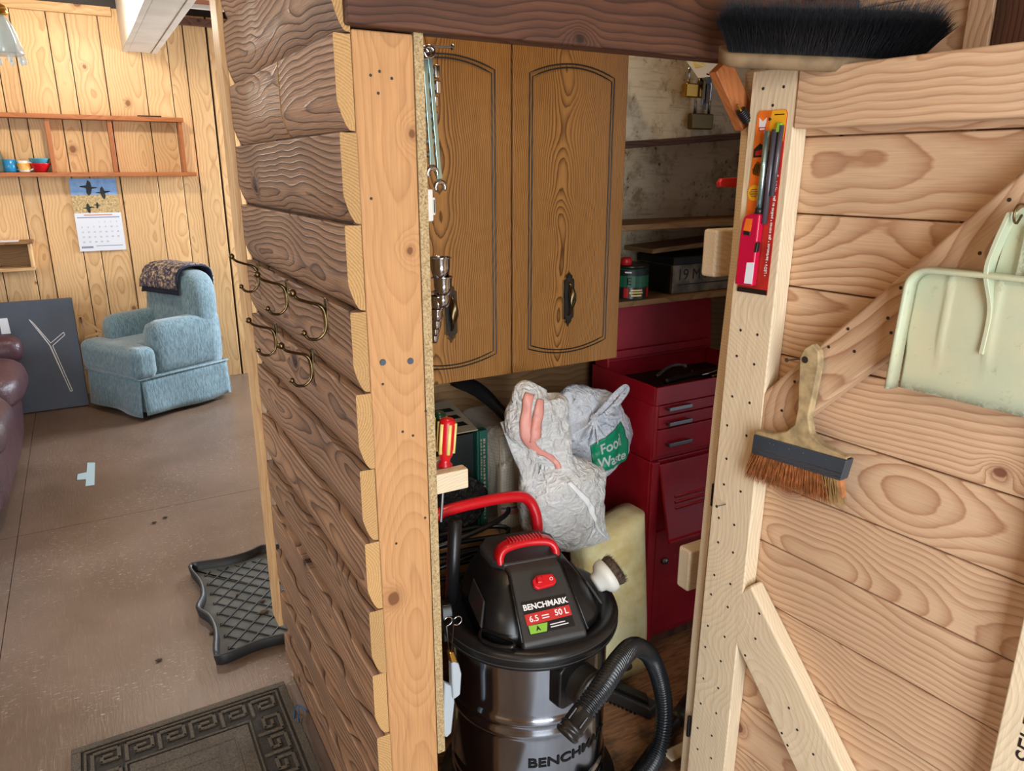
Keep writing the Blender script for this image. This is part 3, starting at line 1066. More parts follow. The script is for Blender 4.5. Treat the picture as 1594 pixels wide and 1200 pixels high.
bird(0.075, 1.285, 0.09, 1)
bird(0.150, 1.255, 0.075, -1)
bird(0.060, 1.165, 0.06, -1)
bird(0.108, 1.18, 0.04, 1)
MB().box((cx0 + 0.012, yc_ - 0.0004, czm - 0.030), (cx1 - 0.012, yc_ + 0.001, czm - 0.024)).build('rule', 'paper_line', ca)
MB().box((cx0 + 0.05, yc_ - 0.0004, czm - 0.016), (cx1 - 0.05, yc_ + 0.001, czm - 0.009)).build('heading', 'paper_red', ca)
MB().box((cx0 + 0.012, yc_ - 0.0004, cz0 + 0.018), (cx0 + 0.075, yc_ + 0.001, cz0 + 0.030)).build('footer', 'paper_line', ca)
MB().box((cx0 + 0.09, yc_ - 0.0004, cz0 + 0.028), (cx1 - 0.015, yc_ + 0.001, cz0 + 0.032)).build('footer', 'paper_line', ca)
day = 1
for r_ in range(5):
    for c2 in range(7):
        if (r_ == 0 and c2 < 3) or day > 30:
            continue
        text('day_number', str(day), 0.013, 'paper_line', ca, V(cx0 + 0.03 + c2 * 0.032, yc_ - 0.0003, czm - 0.055 - r_ * 0.030), UX, UZ)
        day += 1

# small box shelf at the left edge
bs = thing('box_shelf', 'small pine box shelf at the left edge of the far wall', 'shelf', (-0.25, YB, 0.85))
xr_ = py(52, 400, YB - 0.12).x
zt_, zb_ = py(30, 378, YB - 0.15).z, py(30, 420, YB - 0.15).z
board('top_board', V(-0.8, YB - 0.085, zt_), UX, UZ, 0.8 + xr_ + 0.012, 0.014, 0.165, 'crate_wood', bs)
board('bottom_board', V(-0.8, YB - 0.075, zb_), UX, UZ, 0.8 + xr_, 0.018, 0.145, 'pine_wall', bs)
board('side_board', V(xr_ - 0.01, YB - 0.075, zb_ + 0.01), UZ, UX, zt_ - zb_ - 0.018, 0.016, 0.14, 'pine_wall', bs)
board('back_board', V(-0.8, YB - 0.015, (zt_ + zb_) / 2), UX, UZ, 0.8 + xr_ - 0.02, zt_ - zb_ - 0.03, 0.016, 'crate_wood', bs)
pm = tag(MB().box((-0.72, YB - 0.15, zt_ + 0.0072), (xr_ - 0.06, YB - 0.03, zt_ + 0.0095)).build('paper_sheet', 'paper', base=(-0.4, YB - 0.1, zt_ + 0.0072)), 'loose paper lying on top of the small box shelf', 'paper')

# slate carton leaning on the wall
ct = thing('flat_carton', 'large flat slate-grey carton printed with a white forked outline', 'box', (-0.3, 5.1, 0))
tl = 0.10
cX, cY = UX, V(0, math.sin(tl), math.cos(tl))
c0 = V(-0.74, 5.035, 0.004)
CN = cX.cross(cY)
ctb = MB().prism([(0, 0), (0.635, 0), (0.635, 0.655), (0, 0.655)], c0, cX, cY, -0.085, 0.0).build('carton', 'slate', ct, bev=0.003)


def strip(par, pts, wdt, o, X, Y, h, mat, name, th=0.0006):
    mb = MB()
    for (x0, y0), (x1, y1) in zip(pts, pts[1:]):
        d = V(x1 - x0, y1 - y0, 0).normalized()
        n = V(-d.y, d.x, 0) * wdt / 2
        mb.prism([(x0 + n.x, y0 + n.y), (x0 - n.x, y0 - n.y), (x1 - n.x, y1 - n.y), (x1 + n.x, y1 + n.y)], o, X, Y, h, h + th)
    return mb.build(name, mat, par)


def cpt(x, y):
    d = ray(x, y)
    t_ = (c0 - CAM).dot(CN) / d.dot(CN)
    q = CAM + d * t_ - c0
    return q.dot(cX), q.dot(cY)


fork = [cpt(*q) for q in ((45, 497), (52, 503), (79, 534), (99, 517), (101, 521), (82, 538), (113, 608), (110, 609), (77, 537), (45, 497))]
strip(ct, fork, 0.0035, c0, cX, cY, 0.0005, 'white', 'printed_outline')
strip(ct, [cpt(52, 503), cpt(80, 540), cpt(108, 605)], 0.002, c0, cX, cY, 0.0005, 'white', 'printed_outline')
a, b = cpt(-2, 496), cpt(17, 519)
MB().prism([(a[0], b[1]), (b[0], b[1]), (b[0] - 0.004, a[1]), (a[0], a[1])], c0, cX, cY, 0.0, 0.0008).build('sticker', 'paper', ct)

# triangular pine bracket behind the chair
bt = thing('wooden_bracket', 'small triangular pine frame standing behind the blue armchair', 'bracket', (0.0, 5.2, 0))
q1, q2, q3 = py(124, 493, 5.22), py(158, 517, 5.22), py(128, 528, 5.22)
board('bracket_rail', q1, q2 - q1, (q2 - q1).cross(UY), (q2 - q1).length, 0.016, 0.03, 'pine_wall', bt)
board('bracket_rail', q3, q2 - q3, (q2 - q3).cross(UY), (q2 - q3).length, 0.016, 0.03, 'pine_wall', bt)
board('bracket_post', V(q1.x, 5.22, 0.001), UZ, UX, q1.z, 0.02, 0.03, 'pine_wall', bt)
board('bracket_post', V(q2.x - 0.01, 5.22, 0.001), UZ, UX, q2.z - 0.008, 0.02, 0.03, 'pine_wall', bt)

# sofa (burgundy leather, along the left wall)
so = thing('sofa', 'burgundy leather sofa along the left edge of the photo', 'sofa', (-0.9, 4.0, 0))
SOX = 0.04


def puff(name, c, s, p=3.2, amp=0.012, seed=0.0, mat='leather', nu=40, nv=20, parent=None):
    """cushion: superellipsoid with soft creases"""
    rings = []
    for i in range(nv + 1):
        t_ = -math.pi / 2 + math.pi * i / nv
        ring = []
        for j in range(nu):
            a_ = 2 * math.pi * j / nu
            f = lambda w: math.copysign(abs(w) ** (2 / p), w)
            ct_ = max(abs(math.cos(t_)), 0.03)
            q = V(f(math.cos(a_)) * ct_ ** (2 / p), f(math.sin(a_)) * ct_ ** (2 / p), f(math.sin(t_)))
            w = V(q.x * s[0] / 2, q.y * s[1] / 2, q.z * s[2] / 2)
            dn = noise.noise(V(w.x * 9 + seed, w.y * 5, w.z * 9)) * amp
            ring.append(Vector(c) + V(0.045, 0, 0) + w * (1 + dn / max(0.05, w.length)))
        rings.append(ring)
    return MB().loft(rings).build(name, mat, parent, smooth=True)


puff('base', (-0.86, 4.0, 0.20), (0.84, 1.74, 0.36), 5, 0.014, 1.0, parent=so)
puff('seat_cushion', (-0.80, 3.55, 0.38), (0.78, 0.78, 0.22), 3.2, 0.016, 2.0, parent=so)
puff('seat_cushion', (-0.78, 4.30, 0.375), (0.78, 0.70, 0.22), 3.2, 0.016, 3.0, parent=so)
puff('arm', (-0.92, 4.76, 0.36), (0.88, 0.24, 0.36), 3.5, 0.012, 4.0, parent=so)
puff('arm', (-0.90, 3.08, 0.34), (0.86, 0.28, 0.50), 3.5, 0.012, 5.0, parent=so)
puff('backrest', (-1.28, 4.0, 0.55), (0.30, 1.6, 0.70), 3.2, 0.018, 6.0, parent=so)
puff('headrest', (-0.62, 4.72, 0.46), (0.42, 0.24, 0.17), 3.0, 0.016, 7.0, parent=so)

# ------------------------------------------------------------------ armchair
ac = thing('armchair', 'blue slipcovered armchair with skirt in front of the plank wall', 'armchair', (0.300, 4.905, 0), R(-61.4))


def lbuild(mb, name, mat, par, **kw):
    return mb.build(name, mat, par, base=(0, 0, 0), **kw)


def rrect(hx, hy, r, n=7):
    out = []
    for sx, sy, a0 in ((1, 1, 0), (-1, 1, 90), (-1, -1, 180), (1, -1, 270)):
        for k in range(n + 1):
            a_ = R(a0 + 90 * k / n)
            out.append((sx * (hx - r) + r * math.cos(a_), sy * (hy - r) + r * math.sin(a_)))
    return out


def rloft(levels, n=7):
    """levels: (z, cx, cy, hx, hy, r)"""
    return MB().loft([[V(cx + a, cy + b, z) for a, b in rrect(hx, hy, r, n)] for z, cx, cy, hx, hy, r in levels])


# skirt: four panels with pleats at the corners
def skirt_panel(x0, y0, x1, y1, nx, ny, seed):
    def fn(u, v):
        w = (0.016 * (1 - v) + 0.004) + 0.010 * (1 - v) * math.sin(u * 9 + seed) * math.sin(math.pi * u) ** 0.5
        z = 0.03 + 0.215 * v + 0.006 * math.sin(u * 5 + seed) * (1 - v)
        return V(x0 + (x1 - x0) * u + nx * w, y0 + (y1 - y0) * u + ny * w, z)
    return MB().grid(fn, 24, 6)


hw, hd_ = 0.262, 0.285
for i, q in enumerate(((-hw, -hd_, hw, -hd_, 0, -1), (hw, -hd_, hw, hd_, 1, 0), (hw, hd_, -hw, hd_, 0, 1), (-hw, hd_, -hw, -hd_, -1, 0))):
    lbuild(skirt_panel(*q, i * 1.7), 'skirt', 'blue_chenille', ac, smooth=True, solid=0.006)
lbuild(rloft([(0.04, 0, 0, hw - 0.02, hd_ - 0.02, 0.03), (0.25, 0, 0, hw - 0.005, hd_ - 0.005, 0.03)]), 'frame', 'blue_chenille', ac, smooth=False)
# seat cushion, wider in front of the arms
lbuild(MB().prism([(-0.284, -0.318), (0.284, -0.318), (0.284, -0.172), (0.15, -0.165), (0.15, 0.13), (-0.15, 0.13), (-0.15, -0.165), (-0.284, -0.172)], V(0, 0, 0), UX, UY, 0.238, 0.425), 'seat', 'blue_chenille', ac, bev=0.05, bseg=5)
for s in (-1, 1):
    xa = s * 0.205
    arm = []
    for yy, zt2, wx in ((-0.175, 0.470, 0.030), (-0.170, 0.515, 0.050), (-0.150, 0.540, 0.062), (-0.10, 0.552, 0.066), (0.05, 0.553, 0.066), (0.20, 0.556, 0.066), (0.27, 0.56, 0.062)):
        ring = []
        for k in range(18):
            a_ = 2 * math.pi * k / 18
            cxx, czz = math.cos(a_), math.sin(a_)
            ring.append(V(xa + wx * math.copysign(abs(cxx) ** 0.55, cxx), yy, 0.24 + (zt2 - 0.24) * 0.5 * (1 + math.copysign(abs(czz) ** 0.5, czz))))
        arm.append(ring)
    lbuild(MB().loft(arm), 'arm', 'blue_chenille', ac, smooth=True, recalc=True)
# back, rounded at the top, thick and slightly raked
bk = []
for d in range(9):
    t_ = d / 8
    yy = 0.10 + 0.19 * t_
    inset = 0.035 * (abs(2 * t_ - 1) ** 3)
    ring = []
    outl = [(-1, 0.26), (-1.02, 0.45), (-1.03, 0.58), (-1.0, 0.68), (-0.88, 0.755), (-0.66, 0.795), (-0.35, 0.808), (0, 0.812), (0.35, 0.808), (0.66, 0.795), (0.88, 0.755), (1.0, 0.68), (1.03, 0.58), (1.02, 0.45), (1, 0.26)]
    for a_, z_ in outl:
        hx = 0.258 - inset
        ring.append(V(a_ * hx, yy + 0.10 * (z_ - 0.26) * 0.9 - 0.02, z_ - inset * 0.9 * (z_ - 0.26) / 0.55))
    bk.append(ring)
lbuild(MB().loft(bk), 'backrest', 'blue_chenille', ac, smooth=True, recalc=True, sub=1)
lbuild(MB().tube([V(-hw - 0.012, -hd_ - 0.012, 0.245), V(hw + 0.012, -hd_ - 0.012, 0.245), V(hw + 0.012, hd_ + 0.01, 0.245)], 0.006, 8), 'piping', 'blue_chenille', ac, smooth=True)
lbuild(MB().lathe([(0.20, 0.0), (0.20, 0.022), (0.05, 0.03)], (0, 0, 0.001), None, 24), 'swivel_base', 'blackplastic', ac)

# throw folded over the top of the armchair back
th = thing('folded_throw', 'dark patterned throw folded over the back of the blue armchair', 'blanket', (0.300, 4.905, 0), R(-61.4))


def throw(off, x0, x1, v0, v1):
    path = [V(0, 0.092, 0.64), V(0, 0.102, 0.70), V(0, 0.108, 0.765), V(0, 0.125, 0.808), V(0, 0.18, 0.828), V(0, 0.26, 0.826), V(0, 0.322, 0.805), V(0, 0.338, 0.76), V(0, 0.335, 0.70)]
    sp = spline(path, 5)

    def fn(u, v):
        k = (v0 + (v1 - v0) * v) * (len(sp) - 1)
        i = min(int(k), len(sp) - 2)
        q = sp[i].lerp(sp[i + 1], k - i)
        x = x0 + (x1 - x0) * u
        edge = max(0, abs(x) - 0.17)
        q = q + V(x + 0.012 * (1 - v) * math.sin(9 * v + 3 * u), 0, -edge * edge * 9 * (1 if q.z > 0.76 else 0.3))
        nrm_ = V(0, -1, 0) if k < 12 else (V(0, 0, 1) if k < 28 else V(0, 1, 0))
        return q + nrm_ * (off + 0.003 * math.sin(u * 14 + v * 6))
    return MB().grid(fn, 20, 34)


lbuild(throw(0.004, -0.215, 0.15, 0.06, 1.0), 'lower_fold', 'throw_under', th, smooth=True, solid=0.007)
lbuild(throw(0.012, -0.225, 0.145, 0.12, 1.0), 'upper_fold', 'throw', th, smooth=True, solid=0.008)

# ------------------------------------------------------------------ boot tray
bt_ = thing('boot_tray', 'black rubber boot tray with a diamond grid beside the log-sided wall', 'tray', (0.33, 2.3, 0))
outline = []
corner = [(310, 884), (298, 965), (315, 1046), (425, 865)]
x0, y0, x1, y1 = 0.165, 2.015, 0.68, 2.625


def wavy(n=120):
    """outline with an ogee on every side and a point in the middle of it"""
    pts = []
    cs = [(x0, y1), (x0, y0), (x1, y0), (x1, y1)]
    cen = V((x0 + x1) / 2, (y0 + y1) / 2, 0)
    for i in range(4):
        a_, b_ = V(*cs[i], 0), V(*cs[(i + 1) % 4], 0)
        d = b_ - a_
        nr = V(d.y, -d.x, 0).normalized()
        if nr.dot((a_ + b_) / 2 - cen) < 0:
            nr = -nr
        for k in range(n // 4):
            t_ = k / (n // 4)
            m = math.cos(2 * math.pi * (t_ - 0.5) * 2)
            w = 0.016 * math.cos(4 * math.pi * t_) * 0.55 + 0.022 * math.exp(-((t_ - 0.5) / 0.07) ** 2) - 0.012 * math.exp(-((t_ - 0.5) / 0.2) ** 2) - 0.009
            if t_ < 0.05 or t_ > 0.95:
                e = min(t_, 1 - t_) / 0.05
                w -= 0.012 * (1 - e) ** 2
            pts.append(a_ + d * t_ + nr * w)
    return pts, cen


wo, cen = wavy()


def off(pts, k, z):
    out = []
    n = len(pts)
    for i, p_ in enumerate(pts):
        d = pts[(i + 1) % n] - pts[i - 1]
        nr = V(d.y, -d.x, 0).normalized()
        if nr.dot(p_ - cen) < 0:
            nr = -nr
        out.append(p_ + nr * k + V(0, 0, z))
    return out


MB().loft([off(wo, -0.002, 0.001), off(wo, 0.004, 0.034), off(wo, 0.001, 0.037), off(wo, -0.006, 0.036), off(wo, -0.012, 0.006)], cap=False).build('rim', 'rubber', bt_, smooth=True)
MB().add(off(wo, -0.010, 0.006), [tuple(range(len(wo)))]).build('tray_floor', 'traymat', bt_, solid=0.003)
sp_ = 0.062
for fam in (1, -1):
    for k in range(-12, 13):
        # lines  y - cen.y = fam*1.15*(x - cen.x) + k*sp_
        pts = []
        hx, hy = (x1 - x0) / 2 - 0.045, (y1 - y0) / 2 - 0.045
        for t_ in [q / 60 for q in range(-60, 61)]:
            xx = t_ * hx
            yy = fam * 1.15 * xx + k * sp_ * 1.1
            if abs(yy) <= hy:
                pts.append((xx, yy))
        if len(pts) > 3:
            a_, b_ = V(cen.x + pts[0][0], cen.y + pts[0][1], 0.009), V(cen.x + pts[-1][0], cen.y + pts[-1][1], 0.009)
            MB().tube([a_, b_], 0.0028, 5).build('rib', 'rubber', bt_)
for q, s_, lb in (((408, 935), 0.012, 'second largest dirt clod in the boot tray, above the largest'), ((412, 952), 0.016, 'largest dry dirt clod lying in the boot tray'), ((370, 925), 0.007, 'small dirt clod nearest the left rim of the boot tray'), ((402, 955), 0.006, 'smallest dirt crumb beside the largest clod in the tray')):
    p = pz(*q, 0.013)
    if x0 < p.x < x1:
        tag(MB().ball(p, s_, 8, (1, 0.8, 0.35)).build('dirt_clod', 'dirt', base=p), lb, 'dirt', 'dirt clods in the boot tray')
for q, lb in (((247, 1027), 'brown leaf scrap on the floor nearest the doormat'), ((330, 985), 'brown leaf scrap on the floor nearest the boot tray'), ((257, 805), 'right one of two leaf scraps by the floor seam'), ((240, 813), 'left one of two leaf scraps by the floor seam')):
    p = pz(*q, 0.004)
    tag(MB().ball(p, 0.009, 8, (1.2, 0.7, 0.35)).build('leaf_scrap', 'dirt', base=p), lb, 'debris', 'scraps on the floor')

# ------------------------------------------------------------------ doormat with a Greek key border
dm = thing('doormat', 'brown ribbed doormat with a raised Greek key border', 'doormat', (0.06, 1.5, 0))
mx0, mx1, my1, my0 = -0.200, 0.318, 1.845, 1.02
MB().box((mx0, my0, 0.001), (mx1, my1, 0.008)).build('backing', 'mat_base', dm, bev=0.003)


def bar(x0_, y0_, x1_, y1_, nm='key_bar'):
    MB().box((min(x0_, x1_), min(y0_, y1_), 0.008), (max(x0_, x1_), max(y0_, y1_), 0.0135)).build(nm, 'mat_pile', dm, bev=0.0025)


wk = 0.009
for a_, b_ in ((0.0, 0.020), (0.026, 0.032), (0.112, 0.117)):
    # nested rectangular frames
    bar(mx0 + a_, my1 - a_, mx1 - a_, my1 - b_, 'border')
    bar(mx0 + a_, my0 + a_, mx1 - a_, my0 + b_, 'border')
    bar(mx0 + a_, my0 + b_, mx0 + b_, my1 - b_, 'border')
    bar(mx1 - b_, my0 + b_, mx1 - a_, my1 - b_, 'border')


def key(cx_, cy_, s, dx, dy):
    """square spiral in a cell of size s; dx,dy orient it"""
    h = s / 2 - 0.006
    pts = [(-h, -h), (-h, h), (h, h), (h, -0.35 * h), (-0.3 * h, -0.35 * h), (-0.3 * h, 0.3 * h), (0.4 * h, 0.3 * h)]
    for (a0, b0), (a1, b1) in zip(pts, pts[1:]):
        if dy:
            a0, b0, a1, b1 = b0, a0, b1, a1
        bar(cx_ + min(a0, a1) - wk / 2, cy_ + min(b0, b1) - wk / 2, cx_ + max(a0, a1) + wk / 2, cy_ + max(b0, b1) + wk / 2)


cs = 0.074
nx = 6
for i in range(nx):
    cxk = mx0 + 0.036 + cs / 2 + (mx1 - mx0 - 0.072 - cs) * i / (nx - 1)
    key(cxk, my1 - 0.036 - cs / 2, cs - 0.004, 1, 0)
for i in range(1, 6):
    cyk = my1 - 0.036 - cs / 2 - 0.078 * i
    key(mx1 - 0.036 - cs / 2, cyk, cs - 0.004, 0, 1)
    key(mx0 + 0.036 + cs / 2, cyk, cs - 0.004, 0, 1)
MB().box((mx0 + 0.122, my0 + 0.122, 0.008), (mx1 - 0.122, my1 - 0.122, 0.0115)).build('centre_field', 'mat_pile', dm, bev=0.002)
for ins in (0.155, 0.20):
    bar(mx0 + ins, my1 - ins, mx1 - ins, my1 - ins - 0.006, 'centre_line')
    bar(mx1 - ins - 0.006, my0 + ins, mx1 - ins, my1 - ins, 'centre_line')

# blue cord scrap and tape on the floor
cs_ = [pz(457, 1118, 0.016), pz(462, 1097, 0.016), pz(478, 1108, 0.018), pz(466, 1098, 0.02), pz(464, 1124, 0.016)]
tag(MB().tube(spline(cs_, 4), 0.0016, 6).build('cord_scrap', 'bluecord', base=pz(465, 1110, 0.016), smooth=True), 'blue twist of cord lying on the doormat by the wall', 'cord')
tp = thing('floor_tape', 'T-shaped piece of pale blue tape stuck to the floor', 'tape', tuple(pz(135, 740)))
q = [pz(136, 720, 0.0012), pz(148, 720, 0.0012), pz(147, 755, 0.0012), pz(133, 757, 0.0012)]
MB().add([p_ + V(0, 0, dz) for dz in (0, 0.0006) for p_ in q], [(0, 1, 2, 3), (7, 6, 5, 4), (0, 4, 5, 1), (1, 5, 6, 2), (2, 6, 7, 3), (3, 7, 4, 0)]).build('tape_strip', 'tape', tp, recalc=True)
q = [pz(121, 738, 0.0014), pz(136, 735, 0.0014), pz(134, 746, 0.0014), pz(120, 747, 0.0014)]
MB().add([p_ + V(0, 0, dz) for dz in (0, 0.0006) for p_ in q], [(0, 1, 2, 3), (7, 6, 5, 4), (0, 4, 5, 1), (1, 5, 6, 2), (2, 6, 7, 3), (3, 7, 4, 0)]).build('tape_strip', 'tape', tp, recalc=True)

# ------------------------------------------------------------------ coat hooks on the siding
HK = [(1.674, 1.174, 'brass coat hook nearest the far end, in the upper row'), (1.42, 1.166, 'middle brass coat hook of the upper row on the siding'),
      (1.16, 1.168, 'brass coat hook nearest the stud, in the upper row'), (1.551, 1.058, 'brass coat hook nearest the far end, in the lower row'), (1.273, 1.062, 'brass coat hook nearest the stud, in the lower row')]
proto = None
for yk, zk, lb in HK:
    root = thing('coat_hook', lb, 'hook', (0.3245, yk, zk), group='brass coat hooks on the siding')
    if proto is None:
        B = V(0.3245, yk, zk)
        stem = spline([V(-0.056, -0.012, 0.040), V(-0.048, -0.010, 0.030), V(-0.030, -0.004, 0.022), V(-0.014, 0, 0.016), V(-0.006, 0, 0.006), V(-0.004, 0, -0.014), V(-0.008, 0, -0.030), V(-0.020, 0, -0.039), V(-0.034, -0.002, -0.036), V(-0.041, -0.003, -0.026)], 6)
        n_ = len(stem)
        a1 = MB().tube([B + p_ for p_ in stem], [0.0026 + 0.0014 * math.exp(-((i / n_ - 0.5) / 0.15) ** 2) for i in range(n_)], 10).build('hook_stem', 'bronze', root, smooth=True)
        a2 = MB().ball(B + stem[0], 0.0062, 14).build('knob', 'bronze', root, smooth=True)
        a3 = MB().ball(B + stem[-1], 0.0050, 14).build('knob', 'bronze', root, smooth=True)
        a4 = MB().prism([(-0.006, -0.024), (0.006, -0.024), (0.008, -0.012), (0.006, 0), (0.008, 0.014), (0.005, 0.026), (-0.005, 0.026), (-0.008, 0.014), (-0.006, 0), (-0.008, -0.012)], B, V(0, -1, 0), UZ, -0.0005, 0.0035).build('back_plate', 'bronze', root, bev=0.001)
        a5 = MB().lathe([(0.003, 0.0), (0.0028, 0.001)], B + V(-0.0036, 0, 0.018), V(-1, 0, 0), 8).build('screw', 'bronze', root)
        proto = (a1, a2, a3, a4, a5)
    else:
        for ch in proto:
            c2 = ch.copy()
            COL.objects.link(c2)
            c2.parent = root

# hanging glass lamp in the left corner and the lit ceiling lamps
lp = thing('pendant_lamp', 'glass pendant lamp cut by the upper left edge of the photo', 'lamp', tuple(py(2, 60, 3.2)))
b0 = py(2, 60, 3.2)
MB().tube([V(b0.x, b0.y, 2.36), b0 + V(0, 0, 0.10)], 0.006, 8).build('rod', 'brass', lp)
MB().lathe([(0.012, 0.11), (0.03, 0.10), (0.035, 0.08), (0.02, 0.07)], b0, None, 20).build('cap', 'brass', lp, smooth=True)
MB().lathe([(0.02, 0.075), (0.035, 0.05), (0.048, 0.01), (0.056, -0.02), (0.062, -0.045), (0.058, -0.05), (0.044, -0.02), (0.03, 0.04), (0.018, 0.07)], b0, None, 28, False).build('shade', 'glass', lp, smooth=True)
for k in range(10):
    a_ = 2 * math.pi * k / 10
    MB().ball(b0 + V(0.057 * math.cos(a_), 0.057 * math.sin(a_), -0.066), 0.010, 8, (0.8, 0.8, 1.4)).build('crystal', 'glass', lp, smooth=True)
for nm, lb, loc in (('ceiling_lamp', 'bare bulb ceiling lamp lighting the far plank wall', (0.18, 4.35, 2.12)), ('ceiling_lamp', 'bare bulb ceiling lamp above the entrance', (-0.75, 0.35, 2.1)), ('ceiling_lamp', 'bare bulb ceiling lamp inside the closet', (0.75, 1.30, 2.12))):
    t_ = thing(nm, lb, 'lamp', (loc[0], loc[1], 2.36))
    MB().lathe([(0.05, 2.36 - loc[2]), (0.05, 0.20), (0.022, 0.18), (0.02, 0.10)], loc, None, 20).build('holder', 'mugwhite', t_)
# @@OBJECTS_RIGHT
# ================================================================== THINGS ON THE DOOR
def strands(mb, root, tip, r, bend=None):
    root, tip = Vector(root), Vector(tip)
    d = (tip - root).normalized()
    u = d.orthogonal().normalized()
    w = d.cross(u)
    mid = (root + tip) / 2 + (bend or V(0, 0, 0))
    vs = []
    for p_, rr in ((root, r), (mid, r * 0.9)):
        vs += [p_ + (u * math.cos(a_) + w * math.sin(a_)) * rr for a_ in (0, 2.094, 4.189)]
    vs.append(tip)
    mb.add(vs, [(0, 1, 4, 3), (1, 2, 5, 4), (2, 0, 3, 5), (3, 4, 6), (4, 5, 6), (5, 3, 6)])


def dpx(x, y, w):
    u, z = dr(x, y, w)
    return dp(u, z, w)


def dpoly(pts, w0, w1, name, mat, par, bev=0.0, bseg=2, smooth=False):
    q = [dr(x, y, w1) for x, y in pts]
    return MB().prism(q, D0, DU, UZ, w0, w1).build(name, mat, par, bev=bev, bseg=bseg)


# wide paste brush
hb = thing('wall_brush', 'wide tan-bristled brush hanging from the diagonal brace by its handle', 'brush', tuple(dp(0.19, 0.95, 0.0)))
dpoly([(1263, 535), (1274, 547), (1275, 568), (1265, 617), (1258, 650), (1262, 675), (1280, 694), (1318, 712), (1318, 718), (1173, 677), (1175, 670), (1202, 675), (1224, 671), (1236, 660), (1241, 636), (1242, 600), (1244, 556), (1251, 542)], 0.006, 0.022, 'handle', 'brush_wood', hb, bev=0.005, bseg=3)
dpoly([(1173, 676), (1318, 717), (1308, 749), (1169, 705)], 0.003, 0.025, 'ferrule', 'ferrule', hb, bev=0.002)
for (x0_, y0_, x1_, y1_) in ((1171, 695, 1311, 738), (1170, 701, 1309, 744)):
    MB().tube([dpx(x0_, y0_, 0.0252), dpx(x1_, y1_, 0.0252)], 0.0008, 6).build('ferrule_bead', 'steel', hb)
for x_, y_ in ((1198, 690), (1204, 692), (1228, 699), (1250, 705), (1285, 715)):
    MB().ball(dpx(x_, y_, 0.0252), 0.0012, 8).build('rivet', 'steel', hb)
MB().lathe([(0.006, 0), (0.006, 0.0005)], dpx(1253, 560, 0.022), DN, 12).build('hanging_hole', 'screwdark', hb)
tan, pale = MB(), MB()
A, B_ = V(*dr(1172, 706, 0.014), 0), V(*dr(1307, 748, 0.014), 0)
A2, B2 = V(*dr(1162, 745, 0.014), 0), V(*dr(1314, 792, 0.014), 0)
rg = random.Random(3)
for i in range(1500):
    t_ = rg.random()
    w_ = 0.005 + 0.018 * rg.random()
    r0 = A.lerp(B_, t_)
    t2 = min(1.0, max(0.0, t_ + rg.gauss(0, 0.02) + 0.05 * (t_ - 0.5)))
    k = 1.0 + rg.gauss(0, 0.07) - 0.10 * abs(2 * t_ - 1) ** 4
    r1_ = r0 + (A2.lerp(B2, t2) - r0) * k
    strands(pale if t_ > 0.9 - 0.06 * rg.random() else tan, dp(r0.x, r0.y + 0.004, w_), dp(r1_.x, r1_.y, w_ + rg.gauss(0.002, 0.004)), 0.0006)
tag(tan.build('bristles', 'bristle_tan', hb), kind='stuff')
tag(pale.build('bristles', 'bristle_pale', hb), 'paler worn bristles', kind='stuff')
dpoly([(1172, 704), (1308, 748), (1311, 775), (1166, 732)], 0.008, 0.020, 'bristle_core', 'bristle_tan', hb)


def nail(name, label, x, y, w0, w1, tilt=0.0, r=0.0013):
    a_ = dpx(x, y, w0)
    t_ = thing(name, label, 'nail', tuple(a_))
    b_ = a_ + DN * (w1 - w0) + DU * tilt
    MB().tube([a_ - DN * 0.004, b_], r, 8).build('shank', 'steel', t_)
    MB().lathe([(r * 2.4, 0), (r * 2.4, 0.001)], b_, DN, 10).build('head', 'steel', t_)


nail('nail', 'nail through the handle of the wide paste brush', 1252, 558, 0.0, 0.034, -0.010, 0.0016)
nail('nail', 'bare nail sticking out of the pale stile below the brush', 1130, 785, 0.0, 0.022, -0.004)

# dustpan
dpn = thing('dustpan', 'pale green plastic dustpan hanging from a hook on the door', 'dustpan', tuple(dp(0.5, 1.072, 0.0)))
uL, uC, zB, zT = 0.347, 0.501, 1.072, 1.256
HWD = uC - uL


def pan_outline(s, n=8):
    """half outline factor -> list of (u,z) around, s shrinks"""
    r_ = 0.030
    pts = [(-HWD + s, zB)]
    pts.append((-HWD + s + 0.003, zB + 0.09))
    for k in range(n + 1):
        a_ = math.pi - (math.pi / 2) * k / n
        pts.append((-HWD + 0.006 + r_ + (r_ - s) * math.cos(a_), zT - r_ + (r_ - s) * math.sin(a_)))
    pts.append((-0.045, zT - s + 0.0015))
    return pts + [(-a_, b_) for a_, b_ in reversed(pts)]


def ring3(s, w):
    return [dp(uC + a_, b_, w) for a_, b_ in pan_outline(s)]


pan = MB().loft([ring3(0.0, 0.008), ring3(0.0, 0.034), ring3(0.002, 0.036), ring3(0.005, 0.034), ring3(0.008, 0.016)], cap=False, closed=False)


def panfloor(u, v):
    o_ = pan_outline(0.008)
    n = len(o_) // 2
    k = v * (n - 1)
    i = min(int(k), n - 2)
    a_ = o_[i][0] + (o_[i + 1][0] - o_[i][0]) * (k - i)
    b_ = o_[i][1] + (o_[i + 1][1] - o_[i][1]) * (k - i)
    x_ = a_ * (1 - 2 * u)
    w_ = 0.010
    for c0_, sg in ((0.093, 0.003), (0.030, 0.0035)):
        w_ += 0.0035 * math.exp(-((abs(x_) - c0_) / sg) ** 2) * (1 if b_ > zB + 0.055 else 0)
    w_ += 0.006 / (1 + math.exp(-(b_ - zB - 0.065) / 0.006))
    return dp(uC + x_, b_, w_)


